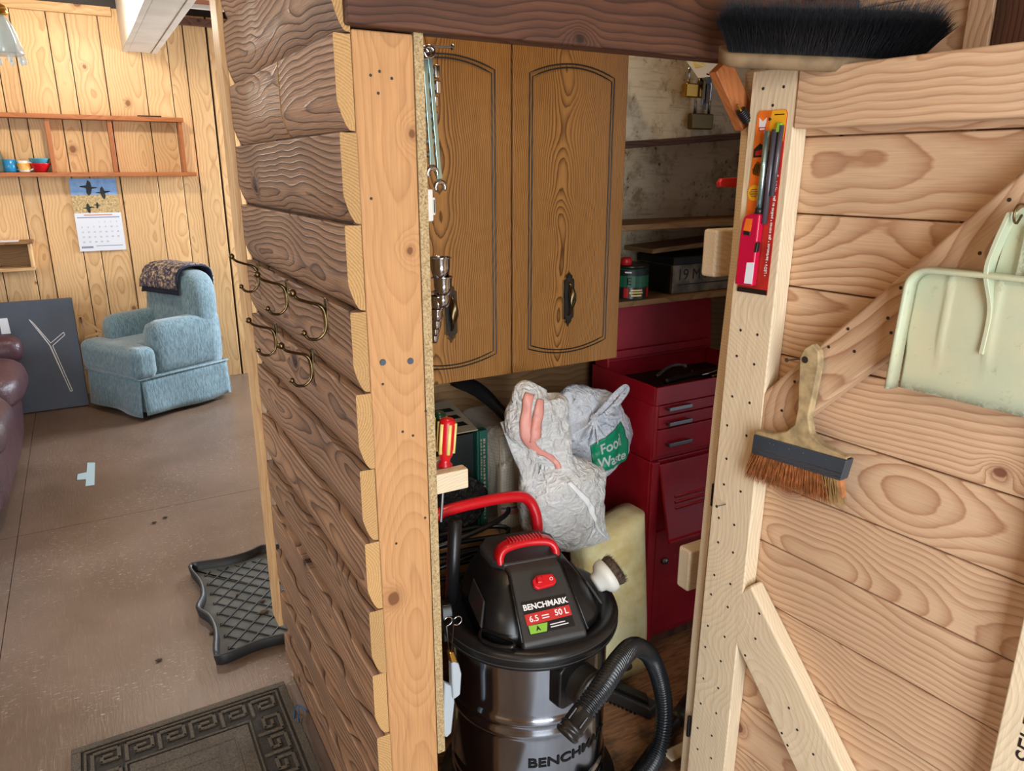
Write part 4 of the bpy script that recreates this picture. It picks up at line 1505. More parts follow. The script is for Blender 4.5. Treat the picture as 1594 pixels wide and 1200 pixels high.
pan.grid(panfloor, 64, 36)
pb = dp(uC, zB, 0.0)
po = pan.build('pan', 'dustpan', dpn, base=(0, 0, 0), smooth=True, solid=0.0025)
me_ = po.data
fm = frame(pb, DU, UZ)
inv = fm.inverted()
for v_ in me_.vertices:
    v_.co = inv @ v_.co
fm2 = frame(pb, DU, UZ, dpn)
po.matrix_basis = fm2
# handle: a channel with two raised flanges and a loop
for s in (-1, 1):
    pth = spline([dp(uC + s * 0.036, zB + 0.075, 0.022), dp(uC + s * 0.034, zB + 0.135, 0.024), dp(uC + s * 0.042, zT + 0.002, 0.036), dp(uC + s * 0.036, zT + 0.04, 0.040), dp(uC + s * 0.026, zT + 0.082, 0.038)], 6)
    mb = MB()
    mb.loft([[p_ + DU * 0.003 * sg + DN * dd for sg, dd in ((-1, -0.022), (1, -0.022), (1, 0.0), (-1, 0.0))] for p_ in pth])
    mb.build('handle_flange', 'dustpan', dpn, bev=0.001, recalc=True)
MB().prism([(uC - 0.040, zT - 0.012), (uC + 0.040, zT - 0.012), (uC + 0.030, zT + 0.078), (uC + 0.020, zT + 0.088), (uC - 0.020, zT + 0.088), (uC - 0.030, zT + 0.078)], D0, DU, UZ, 0.012, 0.018).build('handle', 'dustpan', dpn, bev=0.001)
MB().prism([(uC - 0.012, zT + 0.0), (uC + 0.012, zT + 0.0), (uC + 0.010, zT + 0.066), (uC - 0.010, zT + 0.066)], D0, DU, UZ, 0.018, 0.026).build('handle_rib', 'dustpan', dpn, bev=0.003)
u_, z_ = uC - 0.018, zT + 0.078
hk = thing('cup_hook', 'small brass hook holding up the pale green dustpan', 'hook', tuple(dp(u_, z_, 0)))
MB().tube([dp(u_, z_ + 0.012, -0.004)] + arc(dp(u_, z_ + 0.002, 0.030), -DN, UZ, 0.012, math.pi / 2, math.pi * 1.5, 10) + [dp(u_, z_, 0.02)], 0.0016, 8).build('hook', 'brass_dull', hk, smooth=True)

# packaged lighter on the stile
lg = thing('lighter_pack', 'long crimson lighter in an orange blister pack on the stile', 'lighter', tuple(dp(0.07, 1.18, 0.0)))
LC = [V(*dr(*q_, 0.002), 0) for q_ in ((1147, 453), (1193, 460), (1226, 170), (1180, 173))]


def lq(s, t):
    """card coordinates: s across 0..1, t up 0..1"""
    return LC[0].lerp(LC[1], s).lerp(LC[3].lerp(LC[2], s), t)


def lpoly(st_, w0, w1, name, mat, bev=0.0):
    q_ = [(lq(s, t).x, lq(s, t).y) for s, t in st_]
    return MB().prism(q_, D0, DU, UZ, w0, w1).build(name, mat, lg, bev=bev)


def l3(s, t, w):
    q_ = lq(s, t)
    return dp(q_.x, q_.y, w)


lpoly([(0, 0), (1, 0), (1, 0.98), (0.95, 1), (0.05, 1), (0, 0.98)], 0.0002, 0.0016, 'backing_card', 'pack_red')
lpoly([(0, 0.0), (1, 0.0), (1, 0.028), (0, 0.028)], 0.0016, 0.0020, 'black_footer', 'pack_black')
lpoly([(0, 0.36), (0.42, 0.5), (0.46, 0.78), (0.97, 0.84), (1, 0.975), (0.95, 1), (0.05, 1), (0, 0.98)], 0.0016, 0.0020, 'orange_panel', 'pack_orange')
lpoly([(0.45, 0.90), (0.97, 0.86), (1, 0.975), (0.95, 0.998), (0.5, 0.998)], 0.0020, 0.0023, 'yellow_panel', 'pack_yellow')
lpoly([(0.10, 0.915), (0.32, 0.915), (0.34, 0.965), (0.21, 0.945), (0.08, 0.965)], 0.0020, 0.0024, 'white_mark', 'white')
lpoly([(0.10, 0.895), (0.34, 0.895), (0.34, 0.935), (0.10, 0.935)], 0.0020, 0.0023, 'red_mark', 'canred')
lpoly([(0.02, 0.80), (0.2, 0.83), (0.42, 0.815), (0.44, 0.80), (0.36, 0.76), (0.02, 0.755)], 0.0020, 0.0024, 'grill_picture', 'pack_black')
lpoly([(0.08, 0.79), (0.36, 0.80), (0.34, 0.77), (0.09, 0.765)], 0.0024, 0.0026, 'food_picture', 'pack_red')
lpoly([(0.05, 0.69), (0.18, 0.735), (0.40, 0.72), (0.42, 0.68), (0.30, 0.655), (0.08, 0.665)], 0.0020, 0.0024, 'food_picture', 'brass')
for k in range(5):
    lpoly([(0.10 + 0.06 * k, 0.675), (0.125 + 0.06 * k, 0.675), (0.14 + 0.06 * k, 0.72), (0.115 + 0.06 * k, 0.72)], 0.0024, 0.0026, 'food_picture', 'pack_black')
MB().lathe([(0.0135, 0), (0.0135, 0.0004)], l3(0.20, 0.565, 0.0022), DN, 24).build('round_sticker', 'pack_yellow', lg)
for k, tt_ in enumerate((0.582, 0.572, 0.562, 0.552, 0.542)):
    sx_ = (0.10, 0.13, 0.16, 0.13, 0.09)[k]
    lpoly([(0.20 - sx_, tt_), (0.20 + sx_, tt_), (0.20 + sx_, tt_ + 0.004), (0.20 - sx_, tt_ + 0.004)], 0.0026, 0.0028, 'sticker_text', 'pack_black')
MB().tube([l3(0.52, 0.45, 0.009), l3(0.50, 0.895, 0.009)], 0.0052, 12).build('lighter_tube', 'tealchrome', lg, smooth=True)
MB().tube([l3(0.72, 0.40, 0.007), l3(0.72, 0.90, 0.007)], 0.0050, 10).build('blister_channel', 'gun', lg, smooth=True)
MB().tube([l3(0.86, 0.55, 0.006), l3(0.92, 0.92, 0.006)], 0.0044, 10).build('blister_channel', 'gun', lg, smooth=True)
MB().tube([l3(0.53, 0.452, 0.009), l3(0.525, 0.485, 0.009)], 0.0072, 12).build('collar', 'pack_black', lg, smooth=True)
lpoly([(0.78, 0.885), (0.93, 0.885), (0.93, 0.93), (0.80, 0.935)], 0.003, 0.010, 'green_tip', 'limegreen', 0.001)
lpoly([(0.06, 0.045), (0.66, 0.045), (0.66, 0.455), (0.36, 0.455), (0.13, 0.44), (0.07, 0.40), (0.05, 0.33)], 0.002, 0.017, 'lighter_body', 'magenta', 0.004)
lpoly([(0.17, 0.36), (0.42, 0.355), (0.44, 0.425), (0.22, 0.425)], 0.017, 0.0176, 'trigger_hole', 'pack_orange', 0.0)
lpoly([(0.19, 0.335), (0.42, 0.330), (0.42, 0.352), (0.19, 0.357)], 0.012, 0.0185, 'trigger', 'pack_black', 0.001)
lpoly([(0.40, 0.06), (0.66, 0.062), (0.66, 0.185), (0.42, 0.18)], 0.017, 0.0176, 'barcode_label', 'paper')
lpoly([(0.62, 0.24), (0.70, 0.245), (0.72, 0.30), (0.64, 0.295)], 0.010, 0.0185, 'switch', 'pack_black', 0.001)
up_dir = (l3(0.85, 0.8, 0) - l3(0.85, 0.1, 0)).normalized()
text('side_text', "• LED's • barbecues • gas stoves • poêles au gaz • foyers • grils", 0.0072, 'white', lg, l3(0.88, 0.40, 0.0021), up_dir, up_dir.cross(DN) * -1)
lpoly([(0.14, 0.900), (0.31, 0.900), (0.31, 0.910), (0.14, 0.910)], 0.0023, 0.0026, 'brand_print', 'white')
lpoly([(0.60, 0.973), (0.92, 0.973), (0.92, 0.979), (0.60, 0.979)], 0.0023, 0.0026, 'card_print', 'pack_black')
nail('screw_nail', 'screw holding the orange lighter pack to the stile', 1201, 186, 0.0, 0.008, 0.003, 0.0011)

# broom head resting on the top of the door
Lb, Rb = V(0.940, 0.965, 1.570), V(1.150, 0.735, 1.545)
bra = (Rb - Lb).normalized()
brl = (Rb - Lb).length
bn = V(-0.42, -0.34, 0.0)
bn = (bn - bra * bn.dot(bra)).normalized()
bd = (UZ * 0.80 + bn * 0.45).normalized()       # the way the bristles point
bw_ = bra.cross(bd)
if bw_.dot(bn) < 0:
    bw_ = -bw_
bro = thing('broom_head', 'black-bristled broom head resting bristles up on the top of the door', 'broom', tuple((Lb + Rb) / 2))
rings = []
for i in range(17):
    t_ = i / 16
    e = min(t_, 1 - t_) * brl
    hwid = 0.030 * (1 if e > 0.035 else math.sqrt(max(0.02, 1 - ((0.035 - e) / 0.035) ** 2)))
    c_ = Lb + bra * (brl * t_)
    rings.append([c_ + bw_ * (hwid * math.copysign(abs(math.cos(a_)) ** 0.6, math.cos(a_))) + bd * (0.013 * math.copysign(abs(math.sin(a_)) ** 0.6, math.sin(a_))) for a_ in [2 * math.pi * k / 16 for k in range(16)]])
MB().loft(rings).build('block', 'broom_wood', bro, smooth=True, recalc=True)
core, st_ = MB(), MB()
rings = []
for h in range(6):
    k = h / 5
    ring = []
    for j in range(24):
        a_ = 2 * math.pi * j / 24
        cx_, cy_ = math.copysign(abs(math.cos(a_)) ** 0.4, math.cos(a_)), math.copysign(abs(math.sin(a_)) ** 0.6, math.sin(a_))
        ring.append((Lb + Rb) / 2 + bra * (cx_ * (brl / 2 - 0.018 + 0.014 * k)) + bw_ * (cy_ * (0.020 + 0.014 * k)) + bd * (0.012 + 0.050 * k))
    rings.append(ring)
core.loft(rings).build('bristle_core', 'bristle_black', bro, smooth=True, recalc=True)
rg = random.Random(5)
for i in range(9000):
    a_, b_ = rg.uniform(-1, 1), rg.uniform(-1, 1)
    if rg.random() < 0.6:
        b_ = rg.uniform(0.75, 1.0)
    c_ = (Lb + Rb) / 2 + bra * (a_ * (brl / 2 - 0.018)) + bw_ * (b_ * 0.024) + bd * 0.014
    tip = (Lb + Rb) / 2 + bra * (a_ * (brl / 2 + 0.004) + rg.gauss(0.006, 0.008)) + bw_ * (b_ * 0.050 + rg.gauss(0, 0.004)) + bd * (0.076 + rg.gauss(0, 0.004))
    strands(st_, c_, tip, 0.0007, V(0, 0, 0.002))
tag(st_.build('bristles', 'bristle_black', bro), kind='stuff')

# ================================================================== CLOSET
YC = 1.5
cab = thing('wall_cabinet', 'two-door oak-grain wall cabinet with arched mouldings inside the closet', 'cabinet', (0.859, 1.66, 0.915))
CZ0, CZ1, CXL, CXM, CXR = 0.915, 1.655, 0.541, 0.859, 1.177
MB().box((CXL, YC + 0.020, CZ0 + 0.004), (CXR - 0.004, 1.819, CZ1 - 0.002)).build('body', 'header', cab)
board('top_trim', V(CXL, YC + 0.10, CZ1 + 0.006), UX, UZ, CXR - CXL, 0.012, 0.20, 'pine_wall', cab)


def cab_door(xa, xb):
    d_ = board('door', V((xa + xb) / 2, YC + 0.009, CZ0), UZ, UX, CZ1 - CZ0, xb - xa, 0.018, 'oak', cab, bev=0.002)
    inv_ = d_.matrix_basis.inverted()
    bb = Vector(cab['_b'])

    def loc(v_):
        return inv_ @ (v_ - bb)
    for ins in (0.0, 0.0075):
        l, r_ = xa + 0.043 + ins, xb - 0.041 - ins
        zt2, zb2 = CZ1 - 0.060 - ins, CZ0 + 0.056 + ins
        pts = [(l, zb2)]
        n = 14
        for k in range(n + 1):
            t_ = k / n
            pts.append((l + (r_ - l) * t_, zt2 + 0.024 * (1 - (2 * t_ - 1) ** 2)))
        for k in range(n + 1):
            t_ = k / n
            pts.append((r_ + (l - r_) * t_, zb2 - 0.021 * (1 - (2 * t_ - 1) ** 2)))
        MB().tube([loc(V(a_, YC - 0.0004, b_)) for a_, b_ in pts], 0.0017, 6, closed=True).build('moulding', 'groove', d_, base=(0, 0, 0))
    return d_, loc


for (xa, xb, hp, lab_) in ((CXL, CXM - 0.002, (701, 487), 0), (CXM + 0.002, CXR, (884, 465), 1)):
    d_, loc = cab_door(xa, xb)
    c_ = py(hp[0], hp[1], YC)
    half = [(0, 0.070), (0.004, 0.062), (0.011, 0.056), (0.010, 0.051), (0.016, 0.047), (0.0165, 0.040), (0.0165, 0.0)]
    prof = half + [(a_, -b_) for a_, b_ in half[::-1][1:]]
    poly = prof + [(-a_, b_) for a_, b_ in prof[::-1][1:-1]]
    pl = MB().prism([(a_, b_) for a_, b_ in poly], c_, UX, UZ, 0.0002, 0.0035)
    pl.v = [loc(v_) for v_ in pl.v]
    pl.build('handle_plate', 'bronze', d_, base=(0, 0, 0), bev=0.0012)
    pl = MB().prism([(a_ * 0.72, b_ * 0.88) for a_, b_ in poly], c_, UX, UZ, 0.0035, 0.0042)
    pl.v = [loc(v_) for v_ in pl.v]
    pl.build('plate_recess', 'groove', d_, base=(0, 0, 0))
    mb = MB()
    rings = []
    for k in range(17):
        t_ = k / 16
        zz = (t_ - 0.5) * 0.082
        out = 0.004 + 0.019 * math.sin(math.pi * t_) ** 0.7
        tw = (t_ - 0.5) * 2.6
        wv, wn = 0.003 + 0.0065 * math.sin(math.pi * t_), 0.0026 + 0.001 * math.sin(math.pi * t_)
        ring = []
        for j in range(10):
            a_ = 2 * math.pi * j / 10
            ex, ey = wv * math.cos(a_), wn * math.sin(a_)
            ring.append(loc(c_ + V(ex * math.cos(tw) - ey * math.sin(tw), -(out + ex * math.sin(tw) + ey * math.cos(tw)), zz)))
        rings.append(ring)
    mb.loft(rings).build('handle', 'bronze', d_, base=(0, 0, 0), smooth=True, recalc=True)
for zz in (CZ1 - 0.13, CZ1 - 0.20):
    MB().box((CXR - 0.002, YC + 0.012, zz - 0.02), (CXR + 0.003, YC + 0.03, zz + 0.02)).build('hinge', 'chrome', cab, bev=0.001)

# tools hanging on the lining of the partition
XL = 0.4525
rod = py(703, 73, 1.2)
rk = thing('nail_peg', 'long nail at the top of the closet lining holding two spanners', 'nail', (XL, 1.2, rod.z))
MB().tube([V(XL - 0.004, 1.2, rod.z - 0.006), V(rod.x, 1.2, rod.z)], 0.0022, 8).build('shank', 'steel', rk)
MB().lathe([(0.005, 0), (0.005, 0.002)], V(rod.x, 1.2, rod.z), UX, 10).build('head', 'steel', rk)


def spanner(label, top, bot, w=0.0042):
    a_, b_ = py(*top, 1.2), py(*bot, 1.2)
    t_ = thing('spanner', label, 'spanner', tuple(a_), group='spanners hanging on the nail')
    d = (b_ - a_).normalized()
    s_ = d.cross(UY)
    MB().loft([[p_ + s_ * (w * kk * cc) + UY * (0.003 * ss) for cc, ss in ((1, 1), (1, -1), (-1, -1), (-1, 1))] for p_, kk in ((a_ + d * 0.006, 1.1), (a_ + d * 0.03, 0.9), (b_ - d * 0.03, 0.9), (b_ - d * 0.01, 1.3))]).build('shaft', 'tealchrome', t_, bev=0.001, recalc=True)
    MB().tube(arc(a_ - d * 0.001, d, s_, 0.0085, 0, 2 * math.pi * 15 / 16, 15), 0.0036, 8, closed=True).build('ring_end', 'chrome', t_, smooth=True)
    MB().tube(arc(b_ + d * 0.004, -d, s_, 0.009, -2.2, 2.2, 14), [0.003 + 0.0016 * math.sin(math.pi * k / 14) for k in range(15)], 8).build('open_jaw', 'chrome', t_, smooth=True)


spanner('long chrome spanner nearest the particleboard edge', (660, 84), (673, 266))
spanner('longer chrome spanner with its jaw hanging lowest', (668, 82), (685, 288))
sr = thing('spanner_rack', 'row of short chrome tool ends stepping down behind the spanners', 'tool rack', (XL, 1.24, 1.35))
MB().box((XL, 1.235, 1.33), (XL + 0.012, 1.25, 1.56)).build('rail', 'blackplastic', sr)
for k, (x_, y_, s_) in enumerate(((683, 112, 0.011), (685, 136, 0.011), (681, 158, 0.009), (680, 181, 0.008), (676, 201, 0.007), (674, 220, 0.007), (671, 240, 0.006))):
    p_ = py(x_, y_, 1.24)
    MB().box((XL + 0.002, 1.236, p_.z - s_ * 0.55), (p_.x, 1.25, p_.z + s_ * 0.55)).build('tool_end', 'steel', sr, bev=0.002)
    MB().box((p_.x - s_, 1.232, p_.z - s_), (p_.x, 1.254, p_.z + s_)).build('tool_end', 'chrome', sr, bev=0.003)
a_, b_ = py(664, 294, 1.2), py(677, 344, 1.2)
sb_ = thing('switch_box', 'small white switch box on the closet lining', 'switch', (XL, 1.2, b_.z))
MB().box((XL, 1.19, b_.z), (a_.x + 0.008, 1.23, a_.z)).build('plate', 'mugwhite', sb_, bev=0.003)
MB().box((a_.x + 0.004, 1.195, b_.z + 0.010), (b_.x, 1.225, a_.z - 0.014)).build('rocker', 'mugwhite', sb_, bev=0.002)
MB().box((a_.x + 0.010, 1.1935, b_.z + 0.014), (b_.x - 0.002, 1.196, a_.z - 0.018)).build('label', 'ferrule', sb_)
# column of chrome cups
ordn = ['largest chrome cup at the top of the hanging column', 'second chrome cup from the top of the column', 'third chrome cup from the top of the column', 'fourth chrome cup from the top of the column',
        'fifth chrome cup from the top of the column', 'third chrome cup from the bottom of the column', 'second chrome cup from the bottom of the column', 'smallest chrome cup at the bottom of the hanging column']
for k, (x_, y_, r_) in enumerate(((685, 401, 15), (689, 431, 14), (688, 453, 12.5), (681, 461, 10.5), (680, 482, 9), (679, 497, 8), (677, 509, 7), (676, 521, 6.5))):
    c_ = py(x_, y_, 1.17 + 0.004 * k)
    r_ *= 0.00125
    t_ = thing('chrome_cup', ordn[k], 'cup', tuple(c_), group='column of chrome cups')
    hh = r_ * 1.75
    MB().lathe([(r_, 0), (r_ * 0.93, -0.002), (r_ * 0.90, -hh * 0.55), (r_ * 0.72, -hh), (0.001, -hh), (0.001, -hh + 0.002), (r_ * 0.66, -hh + 0.002), (r_ * 0.82, -hh * 0.5), (r_ * 0.87, -0.001)], c_, None, 24, False).build('bowl', 'chrome', t_, smooth=True)
    MB().tube([c_ + V(r_ * math.cos(a_), r_ * math.sin(a_), 0) for a_ in [2 * math.pi * q_ / 24 for q_ in range(24)]], 0.0012, 6, closed=True).build('rim', 'chrome', t_, smooth=True)
    MB().tube([V(XL - 0.002, c_.y, c_.z - 0.002), c_ + V(-r_, 0, -0.001)], 0.0018, 6).build('stem', 'steel', t_)

# screwdriver rack
a_, b_ = py(720, 722, 1.15), py(720, 752, 1.15)
rk = thing('screwdriver_rack', 'small pale wooden block holding screwdrivers on the closet lining', 'rack', (XL, 1.15, b_.z))
MB().box((XL, 1.125, b_.z), (a_.x, 1.150, a_.z)).build('front_bar', 'pine_pale', rk, bev=0.003)
MB().box((XL, 1.180, b_.z + 0.004), (a_.x - 0.012, 1.20, a_.z + 0.004)).build('rear_bar', 'pine_pale', rk, bev=0.003)


def driver(label, top, bot, Y, m1, m2, r_):
    t0, b0_ = py(*top, Y), py(*bot, Y)
    t_ = thing('screwdriver', label, 'screwdriver', tuple(b0_))
    ax = (t0 - b0_)
    L0 = ax.length
    ax.normalize()
    MB().lathe([(0.002, L0), (r_ * 0.6, L0 * 0.99), (r_ * 0.92, L0 * 0.95), (r_, L0 * 0.85), (r_, L0 * 0.4), (r_ * 0.85, L0 * 0.24), (r_ * 0.62, L0 * 0.16), (r_ * 0.6, L0 * 0.10), (r_ * 0.95, L0 * 0.05), (r_ * 0.95, 0), (0.002, -0.001)], b0_, ax, 20).build('handle', m1, t_, smooth=True)
    u = V(-0.497, -0.868, 0)
    s_ = ax.cross(u).normalized()
    f_ = s_.cross(ax)
    for k in range(6):
        an = k * math.pi / 3 + 0.42
        dr_ = (-f_ * math.cos(an) + s_ * math.sin(an)) if False else (u * math.cos(an) + s_ * math.sin(an))
        q0, q1 = b0_ + ax * L0 * 0.30 + dr_ * r_ * 0.93, b0_ + ax * L0 * 0.90 + dr_ * r_ * 0.95
        MB().tube([q0, q1], r_ * 0.24, 8).build('stripe', m2, t_, smooth=True)
    MB().tube([b0_, b0_ - ax * 0.11], 0.003, 8).build('blade', 'steel', t_)


driver('red and cream striped screwdriver standing in the wooden rack', (697, 650), (692, 726), 1.164, 'redplastic', 'yellow', 0.0155)
driver('green striped screwdriver behind the red one', (684, 640), (681, 712), 1.22, 'scredgreen', 'yellow', 0.0135)

# cloths hanging by a wire clip low on the lining
hc = thing('hanging_cloth', 'pale blue-grey cloth hanging by a wire clip low in the closet', 'cloth', tuple(py(705, 1000, 1.12)))


def cloth(px0, px1, Y, th, mat, nm):
    q_ = [py(*p_, Y) for p_ in px0] + [py(*p_, Y) for p_ in px1]
    MB().prism([(p_.x, p_.z) for p_ in q_], V(0, Y, 0), UX, UZ, -th / 2, th / 2).build(nm, mat, hc, bev=0.004, bseg=3)


cloth([(700, 1020), (712, 1030), (716, 1045)], [(714, 1078), (703, 1086), (701, 1060)], 1.12, 0.018, 'sock_grey', 'folded_end')
cloth([(690, 1060), (704, 1066), (706, 1090)], [(701, 1138), (693, 1146), (686, 1140)], 1.125, 0.014, 'sock_grey', 'hanging_end')
cloth([(697, 1012), (706, 1012), (712, 1030)], [(700, 1030), (698, 1022), (697, 1018)], 1.118, 0.014, 'brass', 'band')
for c_ in ((697, 967), (712, 966)):
    o_ = py(*c_, 1.11)
    MB().tube([py(703 if c_[0] > 700 else 699, 1015, 1.11)] + arc(o_, UX, UZ, 0.009, -1.9 if c_[0] < 700 else -2.6, 2.6, 12), 0.0013, 6).build('wire_clip', 'chrome', hc, smooth=True)

# bench with stored things
be = thing('low_bench', 'low wooden bench at the back of the closet behind the vacuum', 'bench', (0.74, 1.63, 0.006))
for k in range(3):
    board('bench_slat', V(0.470, 1.54 + 0.105 * k, 0.4905), UX, UY, 0.44, 0.100, 0.018, 'crate_wood', be)
for xx in (0.49, 0.888):
    for yy in (1.51, 1.78):
        board('leg', V(xx, yy, 0.0065), UZ, UX, 0.474, 0.038, 0.03, 'pine_wall', be)
board('apron', V(0.51, 1.50, 0.445), UX, UZ, 0.358, 0.07, 0.016, 'crate_wood', be)

# dark carton with open flap
bx = thing('open_carton', 'dark green and black carton with an open kraft flap on the bench', 'box', (0.72, 1.62, 0.5))
Z0 = 0.500
p0, p1 = py(750, 668, 1.55), py(764, 664, 1.55)
zt2 = p0.z
x0b, x1b = 0.60, p0.x - 0.014
for nm, a_, b_, mt in (('back_wall', (x0b, 1.72, Z0), (x1b, 1.726, zt2), 'boxblack'), ('left_wall', (x0b, 1.54, Z0), (x0b + 0.005, 1.72, zt2), 'boxblack'), ('right_wall', (x1b - 0.005, 1.54, Z0), (x1b, 1.72, zt2), 'boxgreen'),
                       ('bottom', (x0b + 0.006, 1.54, Z0), (x1b - 0.006, 1.72, Z0 + 0.005), 'boxblack'), ('front_inner', (x0b + 0.006, 1.56, Z0 + 0.005), (x1b - 0.006, 1.565, zt2 - 0.01), 'boxblack')):
    MB().box(a_, b_).build(nm, mt, bx)
MB().box((x1b, 1.535, Z0), (x1b + 0.022, 1.56, zt2 + 0.002)).build('green_panel', 'boxgreen', bx, bev=0.001)
rgp = random.Random(2)
for cx_, w_ in ((0.0125, 0.006), (0.004, 0.004)):
    z_ = zt2 - 0.02
    while z_ > Z0 + (0.03 if w_ > 0.005 else 0.14):
        h_ = rgp.uniform(0.003, 0.007)
        MB().box((x1b + cx_ - w_ / 2, 1.5343, z_ - h_), (x1b + cx_ + w_ / 2 * rgp.uniform(0.3, 1), 1.535, z_)).build('panel_print', 'kraft', bx)
        z_ -= h_ + rgp.uniform(0.002, 0.006)
MB().prism([(0, 0), (x1b - x0b, 0), (x1b - x0b + 0.004, 0.17), (0.004, 0.17)], V(x0b, 1.545, zt2 + 0.001), UX, V(0, 0.985, 0.17), 0.0, 0.003).build('flap', 'kraft', bx)
for k in range(3):
    MB().prism([(0.09 + 0.012 * k, 0.03 + 0.04 * k), (0.175, 0.03 + 0.04 * k), (0.17, 0.05 + 0.04 * k), (0.095, 0.05 + 0.04 * k)], V(x0b, 1.545, zt2 + 0.001), UX, V(0, 0.985, 0.17), 0.003, 0.0034).build('flap_print', 'boxblack', bx)

# black bin liner slumped in front of the carton
lumps = thing('bin_liner', 'black bin liner slumped under the red handle', 'bag', (0.66, 1.47, 0.5))


def blob(name, c, s, amp, fr, mat, par, seed=0.0, nu=48, nv=28, ridge=True):
    rings = []
    for i in range(nv + 1):
        t_ = math.pi * i / nv
        ring = []
        for j in range(nu):
            a_ = 2 * math.pi * j / nu
            q_ = V(max(math.sin(t_), 0.02) * math.cos(a_), max(math.sin(t_), 0.02) * math.sin(a_), -math.cos(t_))
            n1 = noise.noise(q_ * fr + V(seed, seed * 2, 0))
            n2 = noise.noise(q_ * fr * 2.7 + V(0, seed, seed))
            if ridge:
                n1, n2 = 1 - 2 * abs(n1), 1 - 2 * abs(n2)
            k_ = 1 + amp * (n1 * 0.7 + n2 * 0.45)
            ring.append(Vector(c) + V(q_.x * s[0], q_.y * s[1], q_.z * s[2]) * k_)
        rings.append(ring)
    return MB().loft(rings).build(name, mat, par, smooth=True)


blob('liner', (0.65, 1.515, 0.596), (0.130, 0.018, 0.080), 0.16, 3.0, 'bag_black', lumps, 1.3)
blob('liner_neck', (0.60, 1.50, 0.66), (0.05, 0.025, 0.05), 0.2, 3.5, 'bag_black', lumps, 4.1)

# clear zip bag with checked linen
cb = thing('clear_zip_bag', 'clear vinyl bag with black strap holding folded checked linen', 'bag', (0.86, 1.58, 0.5))
xa, xb = 0.818, 0.912
ln = MB().grid(lambda u, v: V(xa + 0.008 + (xb - xa - 0.018) * u, 1.515 - 0.012 * math.sin(math.pi * u) * (0.6 + 0.4 * math.sin(7 * v)) , 0.505 + 0.185 * v - 0.02 * abs(2 * u - 1) * v), 14, 14)
ln.build('linen', 'linen', cb, smooth=True, solid=0.02)
for k, (mt, z_, h_) in enumerate((('stripe_green', 0.585, 0.006), ('stripe_orange', 0.572, 0.010), ('stripe_purple', 0.561, 0.005), ('stripe_pink', 0.545, 0.010))):
    g_ = MB().grid(lambda u, v, z_=z_, h_=h_: V(xa + 0.008 + (xb - xa - 0.018) * u, 1.5030 - 0.0125 * math.sin(math.pi * u), z_ + h_ * v), 14, 2)
    g_.build('linen_stripe', mt, cb, smooth=True, solid=0.001)
blob('rolled_cloth', ((xa + xb) / 2, 1.60, 0.64), (0.038, 0.07, 0.10), 0.10, 2.5, 'linen', cb, 2.0)
rloft([(0.503, (xa + xb) / 2, 1.60, (xb - xa) / 2, 0.115, 0.02), (0.60, (xa + xb) / 2, 1.60, (xb - xa) / 2 + 0.002, 0.117, 0.02), (0.765, (xa + xb) / 2, 1.60, (xb - xa) / 2 - 0.002, 0.113, 0.02), (0.775, (xa + xb) / 2, 1.60, (xb - xa) / 2 - 0.012, 0.10, 0.02)]).build('vinyl_shell', 'clear', cb, smooth=True)
MB().tube(spline([V(0.80, 1.70, 0.86), V(0.83, 1.62, 0.845), V(0.86, 1.55, 0.80), V(0.885, 1.50, 0.745), V(0.888, 1.488, 0.715)], 6), [0.020, 0.020, 0.021, 0.021, 0.02, 0.02, 0.019, 0.019, 0.018, 0.017, 0.016, 0.015, 0.015, 0.014, 0.014, 0.013, 0.013, 0.012, 0.012, 0.012, 0.012, 0.012, 0.012, 0.012, 0.012], 10).build('strap', 'blackplastic', cb, smooth=True)
MB().tube([V(xa, 1.487, 0.505), V(xa, 1.487, 0.765), V(xb, 1.487, 0.765), V(xb, 1.487, 0.505)], 0.0022, 6).build('piping', 'kraft', cb)

# ---- knotted plastic bags: lofts around a bent axis, crumpled in space
def crumple(p_, seed):
    v_ = 0.0
    for f_, a_ in ((11, 0.50), (23, 0.32), (48, 0.20)):
        v_ += a_ * (abs(noise.noise(p_ * f_ + V(seed, seed * 1.7, -seed))) * 2 - 0.55)
    return v_


def bag_loft(levels, dep, seed, amp, nseg=112, sub=8, maxd=0.085):
    """levels: (photo x, photo y, half width in photo px, depth plane Y)"""
    cs_, ws_ = [], []
    for x_, y_, h_, Y_ in levels:
        c_ = py(x_, y_, Y_)
        cs_.append(c_)
        ws_.append((py(x_ + h_, y_, Y_) - c_).length)
    C_ = spline(cs_, sub)
    Wd = [max(0.002, v_.x) for v_ in spline([V(w_, 0, 0) for w_ in ws_], sub)]
    rings = []
    n = len(C_)
    for i in range(n):
        dn = (C_[min(i + 1, n - 1)] - C_[max(i - 1, 0)]).normalized()
        side = V(dn.z, 0, -dn.x).normalized()
        if side.x < 0:
            side = -side
        ring = []
        for j in range(nseg):
            a_ = 2 * math.pi * j / nseg
            q_ = side * (math.cos(a_) * Wd[i]) + V(0, -1, 0) * (math.sin(a_) * min(Wd[i] * dep, maxd))
            pp = C_[i] + q_
            ring.append(pp + q_.normalized() * amp * crumple(V(pp.x, pp.y, pp.z * 0.75), seed) * min(1, Wd[i] / 0.035))
        rings.append(ring)
    return rings


